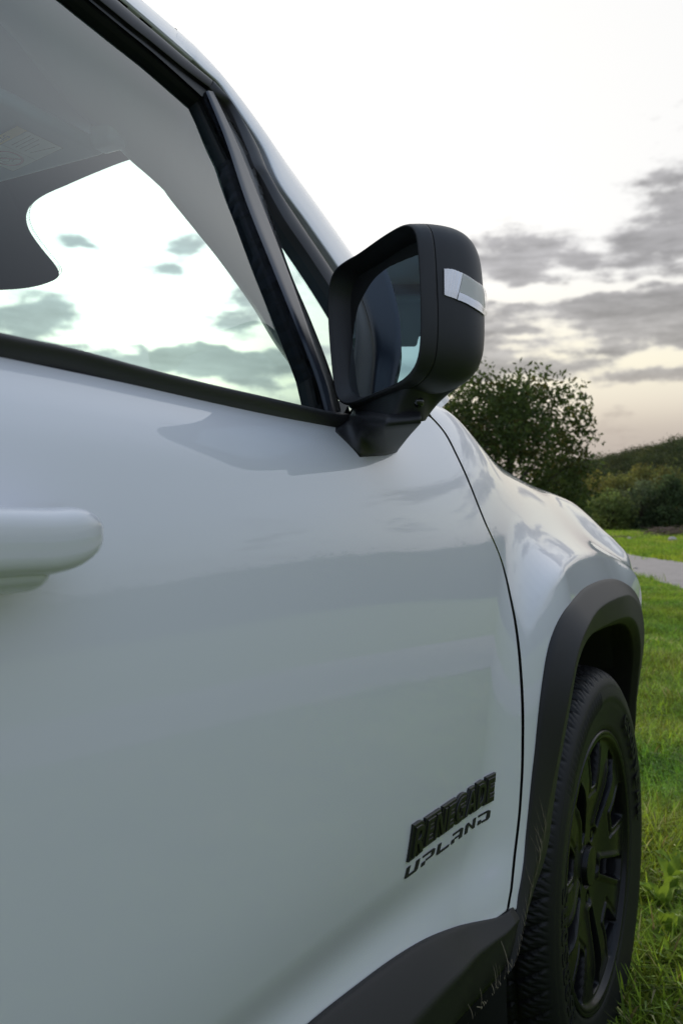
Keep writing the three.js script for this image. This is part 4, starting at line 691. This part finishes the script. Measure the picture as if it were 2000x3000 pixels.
  // visor boards: rounded slabs hanging under the headliner beside the windscreen
  for (const z of [-.585, 2 * ZC + .585]) { const v = group('sun_visor', car); part('board', new RoundedBoxGeometry(.172, .018, .42, 4, .008).translate(-.902, VY + .009, z), M.visor, v); part('pivot', new RoundedBoxGeometry(.03, .03, .04, 3, .01).translate(-.83, VY + .014, z + (z > ZC ? .225 : -.225)), M.trim, v);
    if (z > ZC) { const P1 = hitY(187, 434, VY - .001), P2 = hitY(51, 368, VY - .001), P3 = hitY(39.5, 503, VY - .001), Q = P2.clone().add(P3).sub(P1); const g = new THREE.BufferGeometry(); g.setAttribute('position', new THREE.Float32BufferAttribute([P3, P1, P2, Q].flatMap((p) => p.toArray()), 3)); g.setAttribute('uv', new THREE.Float32BufferAttribute([0, 0, 1, 0, 1, 1, 0, 1], 2)); g.setIndex([0, 1, 2, 0, 2, 3]); g.computeVertexNormals(); part('warning_label', g, labelMat, v); } }
  // overhead console and the inside mirror
  const oc2 = group('overhead_console', car); part('housing', new RoundedBoxGeometry(.24, .03, .30, 4, .012).translate(-.98, 1.405, ZC), M.trim, oc2); part('switch_panel', new RoundedBoxGeometry(.10, .01, .16, 3, .004).translate(-.96, 1.388, ZC), M.dash, oc2); part('glasses_lid', new RoundedBoxGeometry(.07, .012, .18, 3, .005).translate(-1.06, 1.388, ZC), M.visor, oc2);
  const im = group('inside_mirror', car); part('shell', new RoundedBoxGeometry(.03, .065, .24, 4, .014).rotateZ(.2).translate(-.83, 1.31, ZC), M.dash, im); part('stalk', new RoundedBoxGeometry(.06, .07, .05, 3, .015).translate(-.78, 1.36, ZC), M.dash, im);
}
// ---------------------------------------------------------------- ground, path, grass
const g0 = (px, py) => onPlane(px, py, V3(0, 0, 0), V3(0, 1, 0));
const PA = g0(1872, 1695), PB = g0(2000, 1728), FA = g0(1920, 1638), PDIR = PB.clone().sub(PA).normalize(), PN = V3(PDIR.z, 0, -PDIR.x); if (PN.dot(PA.clone().sub(EYE)) < 0) PN.negate();
const sOf = (x, z) => (x - PA.x) * PN.x + (z - PA.z) * PN.z, PW = sOf(FA.x, FA.z);
function gy(x, z) { const d = Math.hypot(x - EYE.x, z - EYE.z), r = Math.hypot(x, z); return -.004 + .0156 * Math.min(Math.max(0, d - 31), 90) * sstep(31, 45, d) + .012 * noise3.noise(x * .7, 1.7, z * .7) * sstep(1.5, 4, r); }
{
  const greens = dataTex(512, (u, v) => { const a = tileNoise(u, v, 9, 2.2, 5), b = tileNoise(u, v, 60, 5.2, 3), c = tileNoise(u, v, 3, 8.2, 3); return [92 + 46 * a + 44 * b + 24 * c, 112 + 40 * a + 40 * b + 16 * c, 22 + 16 * a + 16 * b]; });
  const gm = new THREE.MeshStandardMaterial({ name: 'meadow_soil_and_turf', map: greens, roughness: 1, bumpMap: greens, bumpScale: .03 });
  const radii = [0]; for (let r = .6; r < 9000; r *= 1.045) radii.push(r);
  const grid = []; for (let i = 0; i <= 240; i++) { const a = i / 240 * 2 * Math.PI, row = radii.map((r) => { const x = Math.cos(a) * r, z = Math.sin(a) * r; return V3(x, r > 400 ? gy(Math.cos(a) * 400, Math.sin(a) * 400) - (r - 400) * .02 : gy(x, z), z); }); grid.push(row); }
  const geo = gridGeo(grid, { flip: true, uv: (p) => [p.x / 2.6, p.z / 2.6] });
  if (geo.attributes.normal.getY(500) < 0) { geo.setIndex(Array.from(geo.index.array).reverse()); geo.computeVertexNormals(); }
  struct('meadow', geo, gm, 'green meadow ground round the car');
  const grey = dataTex(512, (u, v) => { const a = tileNoise(u, v, 5, 1.2, 5), b = tileNoise(u, v, 90, 4.2, 2); const k = 128 + 22 * a + 30 * b; return [k + 4, k - 2, k - 3]; });
  const pm = new THREE.MeshStandardMaterial({ name: 'grey_path', map: grey, roughness: .9, bumpMap: grey, bumpScale: .006 });
  const pg = []; for (let i = 0; i <= 260; i++) { const l = lerp(-75, 60, i / 260), row = [], e0 = .25 * noise3.noise(l * .6, 3.3, 0) + .1 * noise3.noise(l * 3, 1, 0), e1 = .25 * noise3.noise(l * .6, 9.3, 0) + .1 * noise3.noise(l * 3, 5, 0); for (let j = 0; j <= 12; j++) { const s = lerp(e0, PW + e1, j / 12), x = PA.x + PDIR.x * l + PN.x * s, z = PA.z + PDIR.z * l + PN.z * s; row.push(V3(x, gy(x, z) + .015, z)); } pg.push(row); }
  const pgeo = gridGeo(pg, { uv: (p) => [p.x / 2, p.z / 2] }); if (pgeo.attributes.normal.getY(50) < 0) { pgeo.setIndex(Array.from(pgeo.index.array).reverse()); pgeo.computeVertexNormals(); }
  struct('path', pgeo, pm, 'grey gravel path crossing the meadow');
}
const leafMat = (name, c, t = .4) => new THREE.MeshPhysicalMaterial({ name, color: c, roughness: 1, specularIntensity: .25, transmission: t, thickness: 0, side: THREE.DoubleSide, vertexColors: true });
{
  // tufts: curved blades, a few kinds
  const grassMat = new THREE.MeshPhysicalMaterial({ name: 'grass_blade', color: lin(1, 1, 1), roughness: 1, specularIntensity: .35, transmission: .42, thickness: 0, side: THREE.DoubleSide, vertexColors: true });
  const tuft = (seed, n, h, spread, wide, bend) => {
    const R = rng(seed), pos = [], idx = [], col = []; let v = 0;
    for (let b = 0; b < n; b++) {
      const cb = .45 + 1.1 * R(), ch = .85 + .3 * R();
      const a = R() * 6.283, r = spread * Math.sqrt(R()), bx = Math.cos(a) * r, bz = Math.sin(a) * r, hh = h * (.55 + .6 * R()), lean = bend * (.3 + R()), la = R() * 6.283, w = wide * (.7 + .6 * R()), sx = -Math.sin(la), sz = Math.cos(la);
      const seg = 4;
      for (let k = 0; k <= seg; k++) { const t = k / seg, y = hh * t * (1 - .25 * lean * t), o = hh * lean * t * t, ww = w * (1 - t ** 1.7) * .5 + .0002; const cx = bx + Math.cos(la) * o, cz = bz + Math.sin(la) * o; pos.push(cx - sx * ww, y, cz - sz * ww, cx + sx * ww, y, cz + sz * ww); for (let e = 0; e < 2; e++) col.push(cb * ch, cb, cb * .9); }
      for (let k = 0; k < seg; k++) { const q = v + 2 * k; idx.push(q, q + 1, q + 3, q, q + 3, q + 2); } v += 2 * (seg + 1);
    }
    const g = new THREE.BufferGeometry(); g.setAttribute('position', new THREE.Float32BufferAttribute(pos, 3)); g.setAttribute('color', new THREE.Float32BufferAttribute(col, 3)); g.setIndex(idx); g.computeVertexNormals(); return g;
  };
  const field = (name, geo, list, label) => {
    const m = new THREE.InstancedMesh(geo, grassMat, list.length), q = new THREE.Quaternion(), up = V3(0, 1, 0), mt = new THREE.Matrix4();
    list.forEach(([x, z, s, a, c], i) => { q.setFromAxisAngle(up, a); m.setMatrixAt(i, mt.compose(V3(x, gy(x, z) - .004, z), q, V3(s, s, s))); m.setColorAt(i, c); });
    flags(m); m.name = numbered(name); m.userData = { kind: 'stuff', label, category: 'grass' }; scene.add(m);
  };
  const R = rng(77), near = [[], []], mid = [], far = [];
  const tint = (x, z) => { const big = fbm(x * .55, 21, z * .55, 3), dry = fbm(x * 2.1, 31, z * 2.1, 2); const a = fbm(x * 1.3, 2, z * 1.3, 3) + .35 * fbm(x * .3, 7, z * .3, 2), b = R(), d = R(); if (d < .05 + .10 * sstep(.1, .5, dry)) return lin(.52, .46, .19); const k = .75 + .5 * b; return lin((.24 + .19 * a + .15 * big) * k, (.36 + .14 * a + .04 * big) * k, .034 * k); };
  const car0 = (x, z) => x > -3.2 && x < .62 && z < -.03 && z > -1.7;
  const scatter = (n, rmin, rmax, a0, a1, out, s0, s1) => { for (let i = 0; i < n; i++) { const d = Math.sqrt(lerp(rmin * rmin, rmax * rmax, R())), a = YAW - lerp(a0, a1, R()) * D2R, x = EYE.x + d * Math.cos(a), z = EYE.z - d * Math.sin(a); if (car0(x, z) && R() > .15) continue; const s = sOf(x, z); if (s > -.05 && s < PW + .05 && R() > .004) continue; if (Math.hypot(x, z + .1) < .13) continue; const bare = fbm(x * .9, 11, z * .9, 3); if (bare > .34 && R() < .55) continue; (Array.isArray(out[0]) && out === near ? near[R() < .5 ? 0 : 1] : out).push([x, z, lerp(s0, s1, R()) * (1 + .75 * fbm(x * 1.6, 41, z * 1.6, 3)), R() * 6.283, tint(x, z)]); } };
  scatter(9000, .7, 3, 4, 40, near, .8, 1.25); scatter(16000, 3, 7, 8, 40, near, .8, 1.2); scatter(24000, 7, 18, 10, 36, mid, .8, 1.2);
  scatter(9000, .3, 6, 40, 180, near, .8, 1.2); scatter(9000, 2.2, 9, -60, 10, mid, .8, 1.2); scatter(16000, 17, 60, 8, 34, far, .8, 1.3); scatter(9000, 60, 115, 8, 34, far, 1.2, 1.8);
  field('meadow_grass', tuft(1, 10, .065, .05, .0062, .9), near[0], 'short bright green meadow grass beside the front wheel'); field('meadow_grass', tuft(2, 9, .095, .055, .0062, 1.2), near[1], 'longer curved green grass blades beside the front wheel'); field('meadow_grass', tuft(3, 12, .075, .09, .008, 1), mid, 'green meadow grass between the car and the path'); field('meadow_grass', tuft(4, 12, .16, .22, .016, .8), far, 'green meadow grass beyond the path');
  // long stray blades by the tyre
  const lb = []; for (const [px, py, h, lean, dir, w] of [[1752, 3060, .17, .25, 2.6, .006], [1765, 3060, .10, 1.5, -.3, .007], [1800, 3050, .085, .6, .3, .005], [1830, 3040, .11, .9, -.8, .006], [1700, 3070, .06, .6, 2, .005], [1860, 3000, .14, .5, 2.4, .005], [1895, 2990, .17, .8, 1.2, .006], [1930, 2960, .16, 1.1, -.4, .006], [1985, 2990, .2, .9, 2.5, .006], [1880, 2940, .15, .7, 1.7, .005], [1960, 2890, .18, 1, 0, .006]]) { const p = g0(px, py); if (p.z < .03 && p.x < .42) p.z = .03; lb.push([p.x, p.z, h, lean, dir, w]); }
  const blades = lb.map(([x, z, h, lean, dir, w], i) => { const pos = [], idx = []; for (let k = 0; k <= 10; k++) { const t = k / 10, an = t * Math.min(2.4, lean * 1.3), L = h; const o = lean > 0 ? L * (1 - Math.cos(an)) / Math.max(.2, lean * 1.3) : 0, y = L * Math.sin(an) / Math.max(.2, lean * 1.3), ww = w * .5 * (1 - t ** 2) + .0002; const cx = x + Math.cos(dir) * o, cz = z - Math.sin(dir) * o; pos.push(cx - ww * .8, y, cz - ww * .6, cx + ww * .8, y, cz + ww * .6); if (k) { const q = 2 * k - 2; idx.push(q, q + 1, q + 3, q, q + 3, q + 2); } } const g = new THREE.BufferGeometry(); g.setAttribute('position', new THREE.Float32BufferAttribute(pos, 3)); g.setIndex(idx); g.computeVertexNormals(); return g; });
  const bm = grassMat.clone(); bm.vertexColors = false; bm.color = lin(.15, .23, .03); const o = flags(new THREE.Mesh(merge(blades), bm)); o.name = 'long_grass'; o.userData = { kind: 'stuff', label: 'long stray grass blades rising before the front tyre', category: 'grass' }; scene.add(o);
}
// ---------------------------------------------------------------- trees
function branchGeo(a, b, r0, r1) { const d = b.clone().sub(a), g = new THREE.CylinderGeometry(r1, r0, d.length(), 7, 3, true); g.translate(0, d.length() / 2, 0); g.applyQuaternion(new THREE.Quaternion().setFromUnitVectors(V3(0, 1, 0), d.normalize())); g.translate(a.x, a.y, a.z); return g; }
const bark = new THREE.MeshStandardMaterial({ name: 'bark', color: lin(.07, .055, .042), roughness: .95, bumpMap: grainBump, bumpScale: .01 });
// a crown of many small folded leaves gathered in clumps on the branch ends
function crownGeo(seed, { h0, h1, rx, rz = rx, clumps, leaves, size, clumpR, shape = 1, tone }) {
  const R = rng(seed), pos = [], nor = [], col = [], ends = [];
  for (let c = 0; c < clumps; c++) {
    const u = R() * 2 - 1, a = R() * 6.283, rad = Math.cbrt(.12 + .88 * R()), w = Math.sqrt(1 - u * u), bump = 1 + .22 * noise3.noise(Math.cos(a) * 1.7 + seed, u * 2.1, Math.sin(a) * 1.7);
    const yy = lerp(h0, h1, .5 + .5 * u * rad), taper = shape === 2 ? lerp(1, .18, (yy - h0) / (h1 - h0)) * 1.3 : 1;
    const C = V3(Math.cos(a) * w * rad * rx * bump * taper, yy, Math.sin(a) * w * rad * rz * bump * taper); ends.push(C);
    const tc = tone(R, C), cr = clumpR * (.6 + .8 * R());
    for (let l = 0; l < leaves; l++) {
      const q = V3(R() - .5, R() - .5, R() - .5).multiplyScalar(2); if (q.length() > 1) q.normalize(); const P = C.clone().addScaledVector(q, cr);
      const d = V3(R() - .5, R() - .7, R() - .5).normalize(), s = V3(R() - .5, R() - .5, R() - .5).cross(d).normalize(), n = s.clone().cross(d), L = size * (.7 + .6 * R()), Wd = L * .5, k = .8 + .4 * R();
      const a0 = P, b0 = P.clone().addScaledVector(d, L * .5).addScaledVector(s, Wd * .5).addScaledVector(n, L * .08), c0 = P.clone().addScaledVector(d, L), d0 = P.clone().addScaledVector(d, L * .5).addScaledVector(s, -Wd * .5).addScaledVector(n, L * .08);
      for (const t of [a0, b0, c0, a0, c0, d0]) { pos.push(t.x, t.y, t.z); nor.push(n.x, n.y, n.z); col.push(tc[0] * k, tc[1] * k, tc[2] * k); }
    }
  }
  const g = new THREE.BufferGeometry(); g.setAttribute('position', new THREE.Float32BufferAttribute(pos, 3)); g.setAttribute('normal', new THREE.Float32BufferAttribute(nor, 3)); g.setAttribute('color', new THREE.Float32BufferAttribute(col, 3)); return [g, ends];
}
const leaf = leafMat('leaf', lin(1, 1, 1), .5);
function plantTree(name, label, grp, x, z, seed, opt, trunkR, y = gy(x, z)) {
  const t = thing(name, label, 'tree', grp); t.position.set(x, y, z); const [g, ends] = crownGeo(seed, opt), R = rng(seed + 5);
  const fork = V3(0, lerp(opt.h0, opt.h1, .22), 0), list = [branchGeo(V3(0, -.1, 0), fork, trunkR, trunkR * .7), branchGeo(fork, V3(0, lerp(opt.h0, opt.h1, .7), 0), trunkR * .7, trunkR * .25)];
  for (let i = 0; i < Math.min(ends.length, 26); i++) { const e = ends[Math.floor(R() * ends.length)], m = fork.clone().lerp(V3(0, e.y * .8 + .1, 0), R() * .7), k = m.clone().lerp(e, .5).add(V3(0, .06 * opt.rx, 0)); list.push(branchGeo(m, k, trunkR * .32, trunkR * .2), branchGeo(k, e, trunkR * .2, trunkR * .06)); }
  part('trunk', merge(list), bark, t); part('crown', g, leaf, t); return t;
}
const away = (px, d) => { const a = Math.atan((px - 1000) / FPX), w = YAW - a; return [EYE.x + d * Math.cos(w), EYE.z - d * Math.sin(w)]; };
const heightAt = (px, py, d) => .918 + (1560 - py) / FPX * d * Math.cos(Math.atan((px - 1000) / FPX));
{
  const green = (a, b, c, v = .35) => (R) => { const k = 1 - v + 2 * v * R(); return [a * k * (1 + .25 * (R() - .5)), b * k, c * k]; };
  // the leafy small tree beyond the bonnet
  { const [x, z] = away(1490, 14.5), y = gy(x, z), top = heightAt(1490, 1045, 14.5) - y; plantTree('small_tree', 'dense dark green small tree standing right behind the car bonnet', null, x, z, 11, { h0: .35, h1: top - .15, rx: 1.32, clumps: 300, leaves: 84, size: .085, clumpR: .29, tone: (R, C) => { const k = .6 + .7 * R(), red = R() < .16 ? 1.5 : 1; return [.078 * k * red, .110 * k, .028 * k]; } }, .09); }
  // the wood's edge: px centre, top, half width in px, distance, colour, label
  const wood = [
    [1785, 1446, 54, 98, [.085, .105, .030], 1, 'rounded light olive bush at the meadow edge before the dark wood'],
    [1878, 1412, 46, 100, [.060, .078, .038], 1, 'grey green spreading tree at the meadow edge beside the olive bush'],
    [1962, 1388, 52, 99, [.042, .060, .024], 2, 'dark pointed evergreen tree at the meadow edge'],
    [1850, 1470, 30, 106, [.040, .055, .022], 1, 'low dark green tree half hidden between olive bush and grey green tree'],
    [1735, 1395, 52, 116, [.105, .098, .024], 1, 'tree with yellowish autumn crown behind the small dark tree'],
    [1790, 1398, 46, 118, [.090, .092, .026], 1, 'yellow green tree standing behind the olive bush'],
    [1865, 1372, 50, 119, [.080, .082, .022], 1, 'brownish olive tree rising behind the grey green tree'],
    [1925, 1362, 46, 121, [.070, .068, .020], 1, 'tall brown tinged tree behind the pointed evergreen'],
    [1985, 1345, 60, 124, [.062, .072, .022], 1, 'tallest dark olive tree behind the pointed evergreen'],
    [2070, 1380, 55, 102, [.045, .062, .022], 2, 'dark evergreen tree next to the pointed evergreen'],
    [2120, 1352, 62, 118, [.066, .075, .022], 1, 'broad olive tree behind the dark evergreen'],
    [1690, 1430, 50, 110, [.038, .052, .022], 1, 'dark tree at the wood edge just behind the small tree'],
    [1640, 1420, 55, 114, [.045, .060, .022], 1, 'dark green tree hidden behind the small tree'],
    [1905, 1475, 26, 104, [.034, .048, .020], 1, 'dark green tree between grey green tree and evergreen'],
  ];
  wood.forEach(([px, py, hw, d, c, shape, label], i) => { const [x, z] = away(px, d), y = gy(x, z), k = d / FPX / Math.cos(Math.atan((px - 1000) / FPX)), top = heightAt(px, py, d) - y; plantTree('woodland_tree', label, 'trees at the edge of the wood', x, z, 40 + i, { h0: .1, h1: top, rx: hw * k * 1.12, clumps: 110, leaves: 34, size: .34, clumpR: .22 * hw * k + .25, shape, tone: green(...c.map((v) => v * 1.9)) }, .16); });
  // the wood goes on all round the meadow: one mass
  const kinds = [1, 2, 3].map((s) => crownGeo(200 + s, { h0: 0, h1: 1, rx: .5, clumps: 60, leaves: 22, size: .05, clumpR: .14, tone: (R) => { const k = .6 + .8 * R(); return [.9 * k, k, .9 * k]; } })[0]);
  const R = rng(5), put = [[], [], []]; let tint0 = [.085, .10, .026];
  const trees = (n, a0, a1, d0, d1, h0, h1, wide = .9, yo = 0, base = gy) => { for (let i = 0; i < n; i++) { const az = lerp(a0, a1, (i + R()) / n), d = lerp(d0, d1, R()), a = YAW - az * D2R, x = EYE.x + d * Math.cos(a), z = EYE.z - d * Math.sin(a), h = lerp(h0, h1, R()); put[i % 3].push([x, base(x, z) - .3 + yo, z, h * wide * (.8 + .5 * R()), h, (() => { const k = .7 + .9 * R(); return [tint0[0] * k * (.9 + .5 * R()), tint0[1] * k, tint0[2] * k]; })()]); } };
  const flush = (name, label) => { put.forEach((list, k) => { if (!list.length) return; const m = new THREE.InstancedMesh(kinds[k], leaf, list.length), q = new THREE.Quaternion(); list.forEach(([x, y, z, w, h, c], i) => { q.setFromAxisAngle(V3(0, 1, 0), i * 2.4); m.setMatrixAt(i, new THREE.Matrix4().compose(V3(x, y, z), q, V3(w, h, w))); m.setColorAt(i, lin(...c)); }); flags(m); m.name = numbered(name); m.userData = { kind: 'stuff', label, category: 'wood' }; scene.add(m); put[k] = []; }); };
  trees(90, 23, 80, 95, 125, 8, 13); trees(110, 80, 200, 70, 120, 7, 12); trees(110, -160, -24, 60, 110, 7, 12); trees(34, -24, 13, 110, 150, 5, 7); trees(50, 14, 24, 128, 160, 6, 9);
  flush('woodland', 'dense wood surrounding the meadow');
  // wooded hill and a blue hill beyond it
  const hill = (x, z) => { const dx = x - EYE.x, dz = z - EYE.z, d = Math.hypot(dx, dz), az = (YAW - Math.atan2(-dz, dx)) / D2R, a = ((az + 540) % 360) - 180; const ridge = lerp(44, 66, sstep(13, 26, a)) * sstep(9.5, 14.5, a) * (1 - .5 * sstep(60, 100, a)); return -3 + ridge * sstep(300, 720, d) * (1 + .05 * noise3.noise(x * .012, 4, z * .012)); };
  { const grid = []; for (let i = 0; i <= 90; i++) { const az = lerp(8, 100, i / 90), row = []; for (let j = 0; j <= 40; j++) { const d = lerp(200, 860, j / 40), a = YAW - az * D2R, x = EYE.x + d * Math.cos(a), z = EYE.z - d * Math.sin(a); row.push(V3(x, hill(x, z) - (j === 40 ? 30 : 0), z)); } grid.push(row); } const geo = gridGeo(grid); if (geo.attributes.normal.getY(400) < 0) { geo.setIndex(Array.from(geo.index.array).reverse()); geo.computeVertexNormals(); } struct('wooded_hill', geo, new THREE.MeshStandardMaterial({ name: 'hill_floor', color: lin(.025, .035, .014), roughness: 1 }), 'wooded hill behind the meadow'); }
  tint0 = [.042, .056, .022]; trees(1700, 10, 34, 300, 780, 13, 19, 1.1, -3, hill); trees(800, 34, 80, 300, 780, 13, 19, 1.1, -3, hill);
  flush('hill_forest', 'dense forest covering the hillside');
  { const grid = []; for (let i = 0; i <= 60; i++) { const az = lerp(-25, 40, i / 60), a = YAW - az * D2R, row = []; for (let j = 0; j <= 8; j++) { const d = lerp(2600, 4200, j / 8), h = 262 * Math.sin(Math.PI * j / 16) * (1 + .05 * noise3.noise(az * .16, 1, 0)); row.push(V3(EYE.x + d * Math.cos(a), h - 60 + 0, EYE.z - d * Math.sin(a))); } grid.push(row); } const geo = gridGeo(grid); struct('distant_hills', geo, new THREE.MeshStandardMaterial({ name: 'far_woods', color: lin(.04, .06, .03), roughness: 1 }), 'hazy blue hills on the horizon'); }
  // dead branches and pale stones lying in the meadow
  const wood2 = new THREE.MeshStandardMaterial({ name: 'dead_wood', color: lin(.16, .11, .085), roughness: .9 });
  const heap = (px, py, d, w, h, n, seed, label) => { const t = thing('branch_heap', label, 'branches'), [x, z] = away(px, d), Q = rng(seed), list = []; t.position.set(x, gy(x, z), z); for (let i = 0; i < n; i++) { const a = Q() * 6.28, l = w * (.3 + .5 * Q()), c = V3((Q() - .5) * w, h * Q() * .7, (Q() - .5) * w), e = V3(Math.cos(a) * l * .5, (Q() - .3) * h * .6, Math.sin(a) * l * .5); list.push(branchGeo(c.clone().sub(e), c.clone().add(e), .03 * h + .01, .01)); } part('branches', merge(list), wood2, t); };
  heap(1965, 1560, 70, 3.4, .9, 90, 3, 'brown heap of dead branches in the meadow before the wood'); heap(1822, 1566, 62, 1.6, .3, 30, 8, 'low scatter of dead twigs lying in the meadow grass');
  const stone = (px, d, s, seed, label) => { const [x, z] = away(px, d), g = new THREE.IcosahedronGeometry(s, 3), p = g.attributes.position; for (let i = 0; i < p.count; i++) { const k = 1 + .25 * noise3.noise(p.getX(i) / s * 1.3 + seed, p.getY(i) / s * 1.3, p.getZ(i) / s * 1.3); p.setXYZ(i, p.getX(i) * k * 1.3, p.getY(i) * k * .7, p.getZ(i) * k); } g.computeVertexNormals(); const t = thing('field_stone', label, 'stone'); t.position.set(x, gy(x, z) + s * .5, z); part('stone', g, new THREE.MeshStandardMaterial({ name: 'pale_stone', color: lin(.42, .37, .33), roughness: .9 }), t); };
  stone(1842, 60, .16, 1, 'small pale stone lying in the grass beyond the path'); stone(1968, 55, .26, 4, 'pale stone beside the heap of dead branches'); stone(1859, 24, .05, 7, 'tiny reddish stone at the far edge of the path');
}
// ---------------------------------------------------------------- dried mud and grass smears on the cladding, weeds by the tyre
{
  const R = rng(91), mud = new THREE.MeshStandardMaterial({ name: 'dried_mud', color: lin(.21, .17, .12), roughness: 1 }), list = [];
  const streak = (t, w0, w1, wid, drift) => { const n = 7, pos = [], idx = []; for (let k = 0; k <= n; k++) { const s = k / n, w = lerp(w0, w1, s), tt = t + drift * s * s, p = archPoint(tt, clamp(w, .02, .995)), q = archPoint(tt + wid * (1 - s * .8) * (.6 + .4 * Math.sin(k * 2.1 + t * 90)), clamp(w, .02, .995)); p.z += .0012; q.z += .0012; pos.push(...p.toArray(), ...q.toArray()); if (k) { const i = 2 * k - 2; idx.push(i, i + 1, i + 3, i, i + 3, i + 2); } } const g = new THREE.BufferGeometry(); g.setAttribute('position', new THREE.Float32BufferAttribute(pos, 3)); g.setIndex(idx); g.computeVertexNormals(); list.push(g); };
  for (let i = 0; i < 80; i++) { const t = .003 + .115 * R() ** 1.2, c = R(), e = .50 - .06 * R(); streak(t, e, e - (.06 + .38 * c * c), .0005 + .0011 * R(), (.2 + R()) * .010); }
  for (let i = 0; i < 60; i++) { const e = .52 - .05 * R(); streak(.002 + .085 * R(), e, e - .05 - .06 * R(), .0015 + .0025 * R(), (R() - .3) * .004); }
  for (let i = 0; i < 70; i++) { const x0 = lerp(-.62, -.86, R() ** 1.5), n = 6, pos = [], idx = [], l = .006 + .05 * R() ** 3, a = .4 + .9 * R(); for (let k = 0; k <= n; k++) { const s = k / n, x = x0 - Math.cos(a) * l * s, y = (x0 > -.7 ? lerp(.436, .394, (x0 + .6) / -.1) : lerp(.394, .34, (x0 + .7) / -.15)) + .004 + Math.sin(a) * l * s, wd = (.0004 + .0006 * ((i * 7) % 5) / 5) * (1 - .7 * s), p = bodyAt(x, y); p.z += .0115 * lerp(1, .4, sstep(-.78, -.60, x)) + .003; pos.push(p.x - wd, y - wd, p.z, p.x + wd, y + wd, p.z); if (k) { const q = 2 * k - 2; idx.push(q, q + 1, q + 3, q, q + 3, q + 2); } } const g = new THREE.BufferGeometry(); g.setAttribute('position', new THREE.Float32BufferAttribute(pos, 3)); g.setIndex(idx); g.computeVertexNormals(); list.push(g); }
  const m = part('dried_mud', merge(list), mud, car); m.userData.kind = 'stuff';
}

{
  // broad-leaved weeds in the grass beside the tyre: each leaf a part
  const weedMat = new THREE.MeshPhysicalMaterial({ name: 'weed_leaf', color: lin(.20, .30, .03), roughness: 1, specularIntensity: .4, transmission: .4, thickness: 0, side: THREE.DoubleSide });
  const leafGeo = (len, wid, lift) => { const g = []; for (let i = 0; i <= 8; i++) { const t = i / 8, row = []; for (let j = 0; j <= 4; j++) { const u = j / 2 - 1, w = wid * Math.sin(Math.PI * Math.min(1, .08 + t * .95)) ** .8 * (1 - .25 * t); row.push(V3(len * t, lift * Math.sin(t * 2.3) + .12 * wid * u * u + .004 * Math.sin(t * 14 + j), u * w)); } g.push(row); } return gridGeo(g); };
  const kinds = [leafGeo(.075, .018, .030), leafGeo(.055, .021, .020), leafGeo(.095, .014, .045)], R = rng(31);
  [[1935, 2720, 'broad-leaved yellow green weed standing out of the grass beside the tyre'], [1968, 2690, 'broad-leaved weed just behind the yellow green weed by the tyre'], [1950, 2810, 'low weed rosette before the yellow green weed by the tyre'], [1905, 2870, 'dark weed with narrow leaves tight against the tyre'], [1985, 2600, 'small weed in the grass level with the wheel hub'], [1975, 2905, 'weed with drooping leaves at the foot of the tyre']].forEach(([px, py, label]) => { const p = g0(px, py), t = thing('broadleaf_weed', label, 'weed', 'weeds beside the front tyre'); t.position.set(p.x, gy(p.x, p.z) + .02, p.z); for (let i = 0; i < 7; i++) { const m = part('leaf', kinds[Math.floor(R() * 3)], weedMat, t); m.rotation.set(0, i * 2.4 + R(), .25 + .5 * R()); m.scale.setScalar(.8 + .5 * R()); m.position.y = .02 * R(); } });
}
renderer.render(scene, camera);
